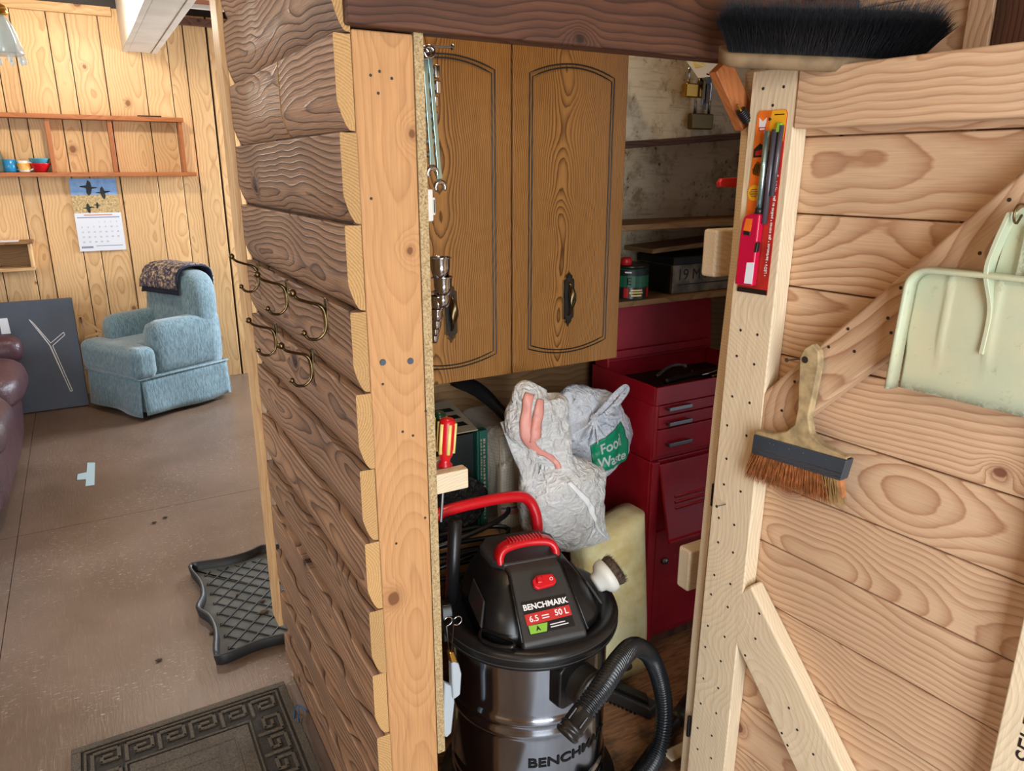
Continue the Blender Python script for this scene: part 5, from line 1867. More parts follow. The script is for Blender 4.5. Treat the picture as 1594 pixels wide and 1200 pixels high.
def surf(rings, i, j, off_):
    """point on the loft at fractional ring i and column j, lifted by off_"""
    n = len(rings[0])
    i = max(0, min(len(rings) - 1.001, i))
    ia, ja = int(i), int(math.floor(j))
    f1, f2 = i - ia, j - ja

    def P_(a_, b_):
        c2_ = sum(rings[a_], V(0, 0, 0)) / n
        p_ = rings[a_][b_ % n]
        return p_ + (p_ - c2_).normalized() * off_
    return (P_(ia, ja) * (1 - f2) + P_(ia, ja + 1) * f2) * (1 - f1) + (P_(ia + 1, ja) * (1 - f2) + P_(ia + 1, ja + 1) * f2) * f1


def ribbon(rings, path, wcols, off_, name, mat, par, n=40):
    """band on the surface following (i, j) stations"""
    sp_ = spline([V(a_, b_, 0) for a_, b_ in path], n // max(1, len(path) - 1))
    rows = []
    for k, q_ in enumerate(sp_):
        d = (sp_[min(k + 1, len(sp_) - 1)] - sp_[max(k - 1, 0)])
        w_ = wcols if not callable(wcols) else wcols(k / len(sp_))
        rows.append([surf(rings, q_.x, q_.y + w_ * t_, off_ * (1 if abs(t_) < 0.9 else 0.6)) for t_ in (-1, -0.5, 0, 0.5, 1)])
    return MB().loft(rows, False, False).build(name, mat, par, smooth=True, solid=0.0012)


b2 = thing('knotted_bag', 'bluish-white knotted plastic bag with a green printed panel', 'bag', tuple(py(925, 745, 1.53)))
rg2 = bag_loft([(889, 600, 6, 1.53), (891, 612, 24, 1.53), (899, 634, 38, 1.53), (913, 660, 52, 1.53), (920, 690, 57, 1.53), (921, 718, 49, 1.53), (925, 738, 28, 1.53), (927, 748, 4, 1.53)], 0.6, 3.3, 0.017, maxd=0.066)
MB().loft(rg2).build('bag', 'bag_blue', b2, smooth=True, recalc=True)
kn = py(925, 650, 1.468)
MB().ball(kn, 0.011, 14, (1.2, 0.9, 0.9)).build('knot', 'bag_blue', b2, smooth=True)


def film(pts, w_, name, par, mat, fold=0.3):
    rows = []
    for k, p_ in enumerate(pts):
        d = (pts[min(k + 1, len(pts) - 1)] - pts[max(k - 1, 0)]).normalized()
        s_ = d.cross(V(-0.5, -0.86, 0.1)).normalized()
        ww = w_(k / (len(pts) - 1)) if callable(w_) else w_
        rows.append([p_ + s_ * (ww * t_) + V(-0.5, -0.86, 0) * (fold * ww * math.cos(t_ * 4.0 + k * 0.3)) for t_ in (-1, -0.6, -0.2, 0.2, 0.6, 1)])
    return MB().loft(rows, False, False).build(name, mat, par, smooth=True, solid=0.0016)


film(spline([kn, py(944, 630, 1.455), py(960, 612, 1.465), py(973, 603, 1.47), py(974, 610, 1.475), py(958, 630, 1.465), py(938, 648, 1.455), kn], 6), lambda t_: 0.0055 + 0.003 * math.sin(math.pi * t_), 'ear', b2, 'bag_blue')
film(spline([kn, py(945, 651, 1.455), py(960, 657, 1.46)], 6), lambda t_: 0.006 + 0.010 * t_, 'tail', b2, 'bag_blue', 0.5)
for dx_, ll in ((-30, 26), (-17, 38), (-5, 46), (8, 44), (20, 30)):
    e_ = py(925 + dx_, 650 + ll, 1.455)
    MB().tube(spline([kn, kn.lerp(e_, 0.5) + V(-0.004, -0.008, 0.0), e_ + V(0, 0.008, 0)], 6), [0.0048 - 0.0003 * k for k in range(13)], 8).build('gather', 'bag_blue', b2, smooth=True)
J0, J1, I0, I1 = 16.0, 34.0, 26.0, 41.0
gp = MB().grid(lambda u, v: surf(rg2, I0 + (I1 - I0) * v + 3.0 * (1 - u) * (0.5 - v), J1 - (J1 - J0) * u, 0.004), 26, 20)
gp.build('printed_panel', 'green', b2, smooth=True, solid=0.0012)
text('print', 'Food\nWaste', 0.0185, 'white', b2, None, None, None, bold=0.0004,
     fn=lambda v_: surf(rg2, 33.5 - v_.y / 0.0034, (J0 + J1) / 2 - v_.x / 0.0036, 0.0065) - Vector(b2['_b']))

b1 = thing('drawstring_bag', 'crumpled white drawstring bag with a coral ribbon', 'bag', tuple(py(900, 836, 1.39)))
rg1 = bag_loft([(838, 600, 14, 1.42), (830, 618, 34, 1.42), (834, 645, 47, 1.42), (846, 678, 40, 1.415), (857, 704, 27, 1.40), (862, 720, 29, 1.395), (867, 744, 52, 1.39), (876, 774, 64, 1.39), (890, 799, 56, 1.39), (911, 817, 36, 1.39), (932, 830, 15, 1.39), (948, 839, 2, 1.39)], 0.62, 8.1, 0.016, maxd=0.068)
MB().loft(rg1).build('bag', 'bag_white', b1, smooth=True, recalc=True)
# loose film hanging at the left of the neck
film(spline([py(800, 652, 1.425), py(812, 690, 1.40), py(822, 730, 1.38), py(820, 770, 1.37), py(828, 792, 1.37)], 7), lambda t_: 0.034 - 0.020 * t_, 'loose_film', b1, 'bag_white', 0.35)
ribbon(rg1, [(6, 38), (16, 40), (24, 40), (31, 34), (36, 31), (40, 31)], lambda t_: 3.6 - 1.4 * t_, 0.004, 'ribbon', 'coral', b1)
ribbon(rg1, [(7, 29), (14, 33), (20, 37)], 3.0, 0.006, 'ribbon', 'coral', b1)
ribbon(rg1, [(46, 28), (56, 24), (66, 24), (76, 26), (84, 28)], 1.2, 0.004, 'seam', 'bag_strip', b1)
# pine offcut under the bags
wo_ = board('wood_offcut', V(0.975, 1.405, 0.0065), UZ, UX, 0.40, 0.045, 0.035, 'pine_wall')
tag(wo_, 'upright pine offcut under the white drawstring bag', 'wood')

# slab of foam against the tool cabinet
fo = MB()
rings = []
for i in range(13):
    t_ = i / 12
    z_ = 0.0075 + 0.42 * t_
    ring = []
    for a_, b_ in rrect(0.102, 0.055, 0.03, 8):
        k_ = noise.noise(V(a_ * 14, b_ * 14, z_ * 9)) * 0.008
        top = 0.055 * max(0.0, (a_ + 0.03) / 0.13) * t_ ** 4
        ring.append(V(1.150 + a_ + k_ - 0.012 * t_, 1.435 + b_ + k_ + 0.03 * t_ * t_, z_ + top))
    rings.append(ring)
rings.append([V(1.138, 1.465, 0.455) + (p_ - V(1.138, 1.465, 0.455)) * 0.55 + V(0, 0, 0.006) for p_ in rings[-1]])
tag(fo.loft(rings).build('foam_slab', 'foam', base=(1.15, 1.435, 0.0075), smooth=True, recalc=True), 'yellowed foam slab standing between the vacuum and red cabinet', 'foam')
# @@REST
# ------------------------------------------------------------------ red roller cabinet and tool chest
TX0, TX1, TY0, TY1 = 1.278, 1.74, 1.45, 1.745
rc = thing('roller_cabinet', 'tall red steel tool cabinet with a louvred front panel hanging ajar', 'cabinet', (TX0, TY0, 0.036))
ZC0, ZC1 = 0.037, 0.612
MB().box((TX0, TY0 + 0.012, ZC0), (TX1, TY1, ZC1)).build('body', 'redmetal', rc, bev=0.004)
MB().box((TX0, TY0, ZC0), (TX0 + 0.028, TY0 + 0.012, ZC1)).build('corner_post', 'redmetal', rc, bev=0.003)
zd = py(1030, 838, TY0).z
dd = MB().box((TX0 + 0.031, TY0 + 0.004, ZC0 + 0.02), (TX1 - 0.03, TY0 + 0.014, zd + 0.02)).build('door', 'redmetal', rc, bev=0.003)
kn = py(1035, 873, TY0)
MB().lathe([(0.011, 0), (0.011, 0.004), (0.008, 0.010), (0.001, 0.011)], V(kn.x, TY0 + 0.003, kn.z), V(0, -1, 0), 16).build('knob', 'steel', dd, base=(0, 0, 0), smooth=True).location = -Vector(rc['_b'])
dd.location = (0, 0, 0)
for ch in dd.children:
    ch.location = -Vector(rc['_b'])
# hanging panel: hinged at its top, its foot swung out
pa, pb_ = V(TX0 + 0.030, TY0 - 0.002, 0.604), V(TX0 + 0.040, TY0 - 0.040, zd + 0.012)
pX, pY = UX, (pa - pb_).normalized()
pn = thing('x', None, None) if False else None
hp = (pa - pb_).length
pnl_ = MB().prism([(0, 0), (TX1 - TX0 - 0.07, 0), (TX1 - TX0 - 0.06, hp), (-0.006, hp)], pb_, pX, pY, -0.010, 0.0).build('hanging_panel', 'redmetal', rc, bev=0.003)
for k in range(3):
    o_ = pb_ + pY * (hp * (0.40 + 0.075 * k))
    lv = MB().tube([o_ + pX * 0.035, o_ + pX * 0.33], 0.0042, 8)
    l_ = lv.build('louvre', 'redmetal', pnl_, base=tuple(Vector(rc['_b'])), smooth=True)
lip = MB().box((TX0 + 0.036, TY0 - 0.05, zd + 0.004), (TX1 - 0.03, TY0 - 0.038, zd + 0.014))
lip.build('lip', 'redmetal', pnl_, base=tuple(Vector(rc['_b'])), bev=0.002)

tc_ = thing('tool_chest', 'open red steel tool chest with three drawers on the tall cabinet', 'tool chest', (TX0, TY0, 0.614))
ZT0, ZT1 = 0.614, 0.829
MB().box((TX0, TY0 + 0.010, ZT0), (TX1, TY1, 0.776)).build('body', 'redmetal', tc_, bev=0.003)
for nm, a_, b_ in (('front_wall', (TX0, TY0, 0.778), (TX1, TY0 + 0.008, ZT1)), ('side_wall', (TX0, TY0 + 0.008, 0.776), (TX0 + 0.006, TY1, ZT1)), ('side_wall', (TX1 - 0.006, TY0 + 0.008, 0.776), (TX1, TY1, ZT1)), ('rear_wall', (TX0 + 0.006, TY1 - 0.006, 0.776), (TX1 - 0.006, TY1, ZT1))):
    MB().box(a_, b_).build(nm, 'redmetal', tc_, bev=0.002)
MB().box((TX0, TY0, ZT0 + 0.012), (TX0 + 0.010, TY0 + 0.010, 0.778)).build('corner_post', 'redmetal', tc_, bev=0.002)
MB().box((TX0 + 0.014, TY0 + 0.012, 0.777), (TX1 - 0.008, TY1 - 0.008, 0.780)).build('tray_bottom', 'grime_dark', tc_)
for za, zb2, hy in ((0.7455, 0.776, 633), (0.7085, 0.743, 656), (0.628, 0.706, 688)):
    dw = MB().box((TX0 + 0.011, TY0, za), (TX1 - 0.012, TY0 + 0.012, zb2)).build('drawer', 'redmetal', tc_, bev=0.0025)
    hz_ = py(1052, hy, TY0).z
    x0_, x1_ = py(1037, hy, TY0).x, py(1072, hy, TY0).x
    bb = tuple(Vector(tc_['_b']))
    MB().box((x0_, TY0 - 0.016, hz_ - 0.005), (x1_, TY0 - 0.012, hz_ + 0.006)).build('handle', 'steel', dw, base=bb, bev=0.0015)
    for xe in (x0_ + 0.004, x1_ - 0.004):
        MB().box((xe - 0.005, TY0 - 0.014, hz_ - 0.004), (xe + 0.005, TY0, hz_ + 0.004)).build('handle_post', 'steel', dw, base=bb, bev=0.001)
# lid standing open at the back
lY = V(0, 0.10, 0.995).normalized()
lo_ = V(TX0, TY1 - 0.02, ZT1 + 0.002)
ld = MB().prism([(0, 0), (TX1 - TX0, 0), (TX1 - TX0, 0.185), (0, 0.185)], lo_, UX, lY, -0.006, 0.0).build('lid', 'redmetal', tc_, bev=0.002)
bb = tuple(Vector(tc_['_b']))
MB().prism([(0, 0), (0.006, 0), (0.006, 0.185), (0, 0.185)], lo_, UX, lY, 0.0, 0.055).build('lid_side', 'redmetal', ld, base=bb)
MB().prism([(0.006, 0.179), (TX1 - TX0, 0.179), (TX1 - TX0, 0.185), (0.006, 0.185)], lo_, UX, lY, 0.0, 0.055).build('lid_front', 'redmetal', ld, base=bb)
MB().prism([(0.02, 0.01), (TX1 - TX0 - 0.02, 0.01), (TX1 - TX0 - 0.02, 0.035), (0.02, 0.035)], lo_, UX, lY, 0.0, 0.014).build('lid_rib', 'redmetal', ld, base=bb, bev=0.003)


def tool(name, label, pts, r_, mat, Y=None):
    P3 = [py(x_, y_, Y_) for x_, y_, Y_ in pts]
    t_ = thing(name, label, 'tool', tuple(P3[0]))
    sp = spline(P3, 6)
    MB().tube(sp, r_, 8).build('shaft', mat, t_, smooth=True)
    MB().ball(sp[-1], r_ * 1.5, 8).build('end', mat, t_, smooth=True)


tool('pry_hook', 'dark hooked tool lying at the left in the open tool chest', ((1022, 586, 1.60), (1040, 572, 1.62), (1055, 568, 1.62), (1066, 570, 1.60)), 0.0055, 'gun')
tool('bent_spanner', 'chrome bent spanner lying at the right in the open tool chest', ((1078, 577, 1.60), (1086, 583, 1.58), (1100, 582, 1.57), (1125, 574, 1.57)), 0.005, 'chrome')
tool('ratchet_bar', 'black bar lying across the open tool chest', ((1036, 594, 1.52), (1060, 588, 1.54), (1120, 574, 1.62)), 0.009, 'blackplastic')
tool('short_chisel', 'short steel chisel lying at the front of the open tool chest', ((1108, 586, 1.53), (1122, 583, 1.53)), 0.005, 'chrome')

# ------------------------------------------------------------------ shelves above the tool chest
su = thing('closet_shelves', 'rough plywood shelves above the red tool chest', 'shelves', (1.5, 1.7, 1.03))
YS = 1.60
z1, z2, z3 = py(1050, 218, YS).z, py(1050, 347, YS).z, py(1050, 462, YS).z
bt1, bt2 = py(978, 222, YS).z, py(1158, 208, YS).z
MB().prism([(1.18, bt1 - 0.002), (1.90, bt2 + 0.012), (1.90, 2.2), (1.18, 2.2)], V(0, YS + 0.012, 0), UX, UZ, 0.0, 0.012).build('fascia', 'plywood_white', su)
sl = V(1.678 - 1.268, 0, bt2 - bt1).normalized()
board('rail', V(1.16, YS + 0.006, bt1 - 0.014), sl, sl.cross(UY) * -1, 0.74, 0.017, 0.03, 'header', su)
MB().box((1.16, 1.803, 1.03), (1.91, 1.815, 1.60)).build('back_panel', 'plywood_white', su)
board('shelf_board', V(1.15, YS + 0.10, z2 - 0.008), UX, UZ, 0.76, 0.016, 0.19, 'crate_wood', su)
board('shelf_board', V(1.15, YS + 0.10, z3 - 0.008), UX, UZ, 0.76, 0.016, 0.19, 'crate_wood', su)
board('loose_board', V(1.42, YS + 0.13, z3 + 0.105 + 0.02), V(1, 0, 0.05), UZ, 0.45, 0.014, 0.13, 'crate_wood', su)
MB().box((1.905, YS, 1.03), (1.918, 1.80, 1.60)).build('side_panel', 'plywood_white', su)

# tin and its red cap
c_ = V(1.342, 1.665, z3 + 0.0005)
tn = thing('tin', 'green and black tin with yellow print on the lowest closet shelf', 'tin', tuple(c_))
MB().lathe([(0.052, 0), (0.053, 0.003), (0.053, 0.082), (0.050, 0.085)], c_, None, 32).build('body', 'cangreen', tn, smooth=False)
MB().lathe([(0.0534, 0.002), (0.0534, 0.034)], c_, None, 32, False).build('black_band', 'pack_black', tn, smooth=True)
MB().lathe([(0.0534, 0.066), (0.0534, 0.083)], c_, None, 32, False).build('dark_band', 'boxblack', tn, smooth=True)
MB().lathe([(0.050, 0.0855), (0.052, 0.0855), (0.052, 0.094), (0.048, 0.095)], c_, None, 32).build('lid', 'pack_black', tn, smooth=True)
MB().lathe([(0.016, 0.0955), (0.016, 0.110), (0.012, 0.116), (0.001, 0.117)], c_ + V(-0.032, -0.02, 0), None, 16).build('red_cap', 'canred', tn, smooth=True)


def wrapcan(cen, r_, th0):
    return lambda v_: V(r_ * math.sin(v_.x / r_ + th0), -r_ * math.cos(v_.x / r_ + th0), v_.y + cen)


text('tin_text', 'E', 0.030, 'pack_black', tn, None, None, None, fn=wrapcan(0.050, 0.0537, -0.72))
for z_, t0_, t1_, m_ in ((0.024, -0.62, 0.02, 'yellow'), (0.017, -0.68, 0.06, 'yellow'), (0.009, -0.58, 0.0, 'yellow'), (0.074, -0.95, -0.6, 'white')):
    MB().grid(lambda u, v, z_=z_, t0_=t0_, t1_=t1_: V(c_.x + 0.0541 * math.sin(t0_ + (t1_ - t0_) * u), c_.y - 0.0541 * math.cos(t0_ + (t1_ - t0_) * u), c_.z + z_ + 0.0042 * v), 8, 1).build('tin_print', m_, tn, smooth=True)
for th_, m_ in ((-0.98, 'canred'), (0.38, 'canred')):
    MB().grid(lambda u, v, th_=th_: V(c_.x + 0.0538 * math.sin(th_ + 0.25 * u), c_.y - 0.0538 * math.cos(th_ + 0.25 * u), c_.z + 0.004 + 0.028 * v), 4, 2).build('red_patch', m_, tn, smooth=True)
# scratched tin box
bx_ = thing('metal_box', 'scratched grey metal box with lettering on the lowest closet shelf', 'box', (1.6, 1.7, z3 + 0.0005))
x0_ = py(1046, 450, 1.63).x
MB().box((x0_, 1.63, z3 + 0.0005), (1.84, 1.79, z3 + 0.103)).build('body', 'grime_metal', bx_, bev=0.003)
MB().box((x0_ - 0.002, 1.627, z3 + 0.085), (1.842, 1.792, z3 + 0.108)).build('lid', 'grime_dark', bx_, bev=0.003)
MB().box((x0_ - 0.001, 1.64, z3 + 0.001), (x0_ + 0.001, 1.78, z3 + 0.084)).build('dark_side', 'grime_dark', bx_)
text('lettering', '19 M NOTE', 0.045, 'groove', bx_, V(x0_ + 0.13, 1.6295, z3 + 0.055), UX, UZ)
MB().box((x0_ + 0.02, 1.6290, z3 + 0.026), (1.80, 1.6302, z3 + 0.029)).build('scratch', 'groove', bx_)
# clear bag crumpled behind the tin
pbg = thing('plastic_bag', 'small crumpled clear bag behind the tin on the closet shelf', 'bag', (1.30, 1.75, z3))
blob('bag', (1.31, 1.755, z3 + 0.07), (0.045, 0.03, 0.062), 0.22, 3, 'bag_white', pbg, 6.0, 24, 14)
# red clamp handle poking out by the jamb
a_, b_ = py(1119, 284, 1.1), py(1160, 281, 1.1)
cl = thing('clamp_handle', 'red tool handle poking out beside the jamb', 'tool', tuple(b_))
MB().prism([(0, -0.009), (0.07, -0.010), (0.12, -0.006), (0.12, 0.006), (0.07, 0.010), (0.004, 0.008), (-0.003, 0.0)], a_, UX, V(0, 0, 1), -0.006, 0.006).build('grip', 'canred', cl, bev=0.003)
MB().box((a_.x + 0.11, 1.09, 1.2775), (a_.x + 0.14, 1.11, a_.z + 0.01)).build('jaw', 'gun', cl, bev=0.002)

# ------------------------------------------------------------------ padlocks, keys and card on the fascia
YP = 1.575
pk = py(1098, 108, YP)
nl = thing('hook_nail', 'nail in the whitewashed plywood carrying padlocks and keys', 'nail', tuple(pk))
MB().tube([V(pk.x, YS + 0.014, pk.z - 0.004), V(pk.x, YP - 0.03, pk.z)], 0.0018, 8).build('shank', 'steel', nl)
MB().lathe([(0.004, 0), (0.004, 0.0015)], V(pk.x, YP - 0.03, pk.z), V(0, -1, 0), 10).build('head', 'steel', nl)


def padlock(label, xl, xr, yt, yb2, ys, mat, Y, xs0=None, xs1=None):
    a_, b_ = py(xl, yt, Y), py(xr, yb2, Y)
    w_ = b_.x - a_.x
    t_ = thing('padlock', label, 'padlock', (a_.x + w_ / 2, Y, b_.z))
    MB().box((a_.x, Y - 0.010, b_.z), (b_.x, Y + 0.010, a_.z)).build('body', mat, t_, bev=0.004)
    zt_ = py((xl + xr) / 2, ys, Y).z
    xa_, xb_ = a_.x + w_ * 0.22, b_.x - w_ * 0.14
    r_ = (xb_ - xa_) / 2
    MB().tube([V(xa_, Y, a_.z - 0.004)] + arc(V((xa_ + xb_) / 2, Y, zt_ - r_), UX, UZ, r_, math.pi, 0, 12) + [V(xb_, Y, a_.z - 0.004)], 0.0042, 10).build('shackle', 'chrome', t_, smooth=True)


padlock('polished brass padlock, the upper of two on the plywood', 1065, 1091, 129, 153, 98, 'brass', YP - 0.012)
padlock('dull brass padlock, the lower of two on the plywood', 1074, 1106, 176, 202, 118, 'brass_dull', YP + 0.008)
ky = thing('key_bunch', 'bunch of dark keys beside the brass padlocks', 'keys', tuple(py(1098, 140, YP - 0.02)))
MB().tube(arc(py(1098, 118, YP - 0.02), UX, UZ, 0.012, 0, 2 * math.pi * 15 / 16, 15), 0.0012, 6, closed=True).build('ring', 'steel', ky)
for k, (x_, y_, m_) in enumerate(((1094, 140, 'steel'), (1098, 148, 'gun'), (1101, 138, 'gun'), (1096, 132, 'brass_dull'))):
    p_ = py(x_, y_, YP - 0.022 - 0.003 * k)
    MB().lathe([(0.013, 0), (0.013, 0.002)], p_ + V(0, 0, 0.022), V(0, -1, 0), 14).build('key_bow', m_, ky, bev=0.0005)
    MB().box((p_.x - 0.0035, p_.y - 0.002, p_.z - 0.036), (p_.x + 0.0035, p_.y, p_.z + 0.012)).build('key_blade', m_, ky)
q_ = [py(1087, 122, 1.47), py(1126, 117, 1.47), py(1113, 92, 1.555), py(1063, 87, 1.555)]
cdp = thing('plastic_card', 'white plastic card with a cream sticker sticking out above the padlocks', 'card', tuple(q_[2]))
n_ = (q_[1] - q_[0]).cross(q_[3] - q_[0]).normalized() * 0.0015
MB().add(q_ + [p_ + n_ for p_ in q_], [(3, 2, 1, 0), (4, 5, 6, 7), (0, 1, 5, 4), (1, 2, 6, 5), (2, 3, 7, 6), (3, 0, 4, 7)]).build('card', 'white', cdp, recalc=True, bev=0.0005)
sq = lambda s, t: q_[0].lerp(q_[1], s).lerp(q_[3].lerp(q_[2], s), t)
st4 = [sq(0.10, 0.42), sq(0.52, 0.45), sq(0.50, 0.98), sq(0.20, 0.98)]
sgn_ = -1 if n_.dot(CAM - q_[0]) < 0 else 1
nn = n_.normalized() * sgn_ * 0.0012
off0 = V(0, 0, 0) if sgn_ < 0 else n_
MB().add([p_ + off0 for p_ in st4] + [p_ + off0 + nn for p_ in st4], [(3, 2, 1, 0), (4, 5, 6, 7), (0, 1, 5, 4), (1, 2, 6, 5), (2, 3, 7, 6), (3, 0, 4, 7)]).build('sticker', 'yellow', cdp, recalc=True)
hp_ = sq(0.42, 0.10) + off0
MB().lathe([(0.004, 0), (0.004, 0.0006)], hp_, nn.normalized(), 12).build('hole', 'screwdark', cdp)
# spring catch on the brace
a_, b_ = py(1147, 163, 0.985), py(1164, 188, 0.985)
sc_ = thing('spring_catch', 'small black spring catch at the foot of the brown brace', 'catch', tuple(b_))
ax_ = (b_ - a_)
MB().tube([a_, a_ + ax_ * 0.35], 0.003, 8).build('pin', 'brass', sc_)
for k in range(7):
    MB().lathe([(0.0085, 0), (0.0095, 0.0014), (0.0085, 0.0028)], a_ + ax_ * (0.35 + 0.095 * k), ax_, 14).build('coil', 'blackplastic', sc_, smooth=True)

# ------------------------------------------------------------------ wet and dry vacuum
VC = V(0.720, 1.185, 0.006)
va = thing('wet_dry_vacuum', 'large wet and dry vacuum with polished steel drum and black head', 'vacuum', tuple(VC), R(-10.7))


def vb(mb, name, mat, par=va, **kw):
    return mb.build(name, mat, par, base=(0, 0, 0), **kw)


RT = 0.168
ZR = 0.475
prof = [(0.150, 0.075), (0.160, 0.08)]
for z_ in [0.085 + 0.385 * k / 60 for k in range(61)]:
    bump_ = 0.0055 * (math.exp(-((z_ - 0.118) / 0.006) ** 2) + math.exp(-((z_ - 0.145) / 0.006) ** 2) + math.exp(-((z_ - 0.300) / 0.006) ** 2) + math.exp(-((z_ - 0.328) / 0.006) ** 2))
    prof.append((RT + bump_, z_))
prof.append((0.15, 0.475))
vb(MB().lathe(prof, (0, 0, 0), None, 96), 'drum', 'tank', smooth=True)
vb(MB().lathe([(0.12, 0.02), (0.19, 0.02), (0.20, 0.03), (0.20, 0.06), (0.175, 0.075), (0.172, 0.09), (0.12, 0.09)], (0, 0, 0), None, 48), 'base', 'blackplastic', smooth=True)
for k in range(4):
    a_ = math.pi / 4 + k * math.pi / 2
    c_ = V(0.19 * math.cos(a_), 0.19 * math.sin(a_), 0.019)
    vb(MB().lathe([(0.008, -0.012), (0.019, -0.011), (0.019, 0.011), (0.008, 0.012)], c_, V(-math.sin(a_), math.cos(a_), 0), 20), 'caster', 'blackplastic', smooth=True)
vb(MB().lathe([(0.168, 0.455), (0.178, 0.458), (0.188, 0.466), (0.190, 0.486), (0.187, 0.496), (0.172, 0.501), (0.152, 0.494), (0.147, 0.482), (0.120, 0.482)], (0, 0, 0), None, 96), 'rim', 'blackplastic', smooth=True)
for z_ in (0.472, 0.4885):
    vb(MB().tube([V(0.1885 * math.cos(a_), 0.1885 * math.sin(a_), z_) for a_ in [2 * math.pi * k / 72 for k in range(72)]], 0.0016, 6, closed=True), 'rim_bead', 'greyplastic', smooth=True)
vb(rloft([(0.478, 0, 0.006, 0.130, 0.134, 0.07), (0.515, 0, 0.008, 0.126, 0.128, 0.06), (0.545, 0, 0.020, 0.112, 0.110, 0.05), (0.572, 0, 0.034, 0.094, 0.090, 0.04), (0.588, 0, 0.042, 0.080, 0.074, 0.035), (0.592, 0, 0.044, 0.06, 0.05, 0.03)], 8), 'motor_housing', 'blackplastic', smooth=True)
# raised centre panel with a sloping front
FP0, FP1 = V(0, -0.152, 0.508), V(0, -0.046, 0.593)
fpd = (FP1 - FP0).normalized()
vb(MB().loft([[V(s * w_, y_, z_) for s, y_, z_, w_ in ((-1, y0_, z0_, wd_), (1, y0_, z0_, wd_), (1, y1_, z1_, wd_), (-1, y1_, z1_, wd_))] for y0_, z0_, y1_, z1_, wd_ in ((-0.156, 0.480, -0.06, 0.480, 0.070), (-0.152, 0.508, -0.03, 0.508, 0.067), (-0.046, 0.593, 0.02, 0.593, 0.057), (-0.034, 0.599, 0.03, 0.599, 0.056))]), 'front_panel', 'greyplastic', bev=0.007, bseg=3, recalc=True)
vb(MB().prism([(-0.078, 0.012), (-0.058, -0.010), (0.058, -0.010), (0.078, 0.012), (0.084, 0.085), (0.060, 0.118), (-0.060, 0.118), (-0.084, 0.085)], V(0, 0, 0), UX, UY, 0.575, 0.603), 'top_plate', 'greyplastic', bev=0.005, bseg=3)
for s in (-1, 1):
    vb(MB().loft([[V(s * x_, y_, z_) for x_, y_, z_ in q_] for q_ in (((0.128, -0.085, 0.515), (0.124, 0.02, 0.515), (0.108, 0.04, 0.552), (0.110, -0.045, 0.548)), ((0.134, -0.085, 0.517), (0.130, 0.02, 0.517), (0.112, 0.04, 0.557), (0.114, -0.045, 0.553)))]), 'side_panel', 'greyplastic', bev=0.003, recalc=True)
    vb(MB().prism([(-0.022, 0.44), (0.022, 0.44), (0.022, 0.51), (0.012, 0.522), (-0.012, 0.522), (-0.022, 0.51)], V(s * 0.178, 0.02, 0), UY, UZ, -0.012, 0.012), 'clamp', 'blackplastic', bev=0.004)
    vb(MB().tube([V(s * 0.069, -0.150, 0.512), V(s * 0.060, -0.046, 0.597)], 0.0028, 8), 'panel_edge', 'blackplastic', smooth=True)
# red carry handle
hpts = spline([V(-0.062, 0.012, 0.598), V(-0.061, 0.016, 0.612), V(-0.046, 0.022, 0.625), V(0, 0.026, 0.629), V(0.046, 0.022, 0.625), V(0.061, 0.016, 0.612), V(0.062, 0.012, 0.598)], 6)
rings = []
for i, p_ in enumerate(hpts):
    d = (hpts[min(i + 1, len(hpts) - 1)] - hpts[max(i - 1, 0)]).normalized()
    u_ = V(0, 1, 0)
    w_ = d.cross(u_).normalized()
    rings.append([p_ + u_ * (0.017 * math.copysign(abs(math.cos(a_)) ** 0.6, math.cos(a_))) + w_ * (0.008 * math.copysign(abs(math.sin(a_)) ** 0.6, math.sin(a_))) for a_ in [2 * math.pi * k / 14 for k in range(14)]])
hnd = vb(MB().loft(rings), 'carry_handle', 'redplastic', smooth=True, recalc=True)
for k in range(11):
    vb(MB().box((-0.038 + 0.0072 * k, 0.014, 0.6355), (-0.0345 + 0.0072 * k, 0.038, 0.6385)), 'grip_rib', 'redplastic', hnd, bev=0.0006)
# switch
swc = FP0 + (FP1 - FP0) * 0.84
fn_ = V(0, -fpd.z, fpd.y)
sw = vb(MB().prism([(-0.026, -0.010), (-0.018, -0.016), (0.018, -0.013), (0.026, -0.004), (0.020, 0.012), (-0.014, 0.014), (-0.026, 0.004)], swc + V(0.008, 0, 0), UX, fpd, 0.001, 0.011), 'switch', 'redplastic', bev=0.004, bseg=3)
vb(MB().prism([(-0.020, -0.006), (-0.006, -0.008), (-0.004, 0.008), (-0.016, 0.010)], swc + V(0.008, 0, 0), UX, fpd, 0.009, 0.019), 'rocker', 'redplastic', sw, bev=0.004)
text('switch_mark', 'O', 0.010, 'white', sw, swc + V(0.022, 0, 0) + fn_ * 0.0115, UX, fpd)
# sticker
LO = FP0 + fpd * 0.016 + fn_ * 0.0004
lb = vb(MB().prism([(-0.050, 0), (0.046, 0), (0.046, 0.066), (-0.050, 0.066)], LO, UX, fpd, 0.0, 0.0006), 'sticker', 'labelblack')


def lab(poly, mat, nm, h=0.0006):
    vb(MB().prism(poly, LO, UX, fpd, h, h + 0.0004), nm, mat, lb)


lab([(-0.050, 0.018), (0.046, 0.022), (0.046, 0.043), (-0.050, 0.040)], 'labelred', 'red_band')
lab([(-0.048, 0.001), (-0.014, 0.001), (-0.008, 0.0175), (-0.048, 0.0175)], 'limegreen', 'green_band')


def ltext(s, x_, y_, sz, mat, bold=0.0, al='CENTER'):
    text('sticker_text', s, sz, mat, lb, LO + UX * x_ + fpd * y_ + fn_ * 0.0012, UX, fpd, al, bold)


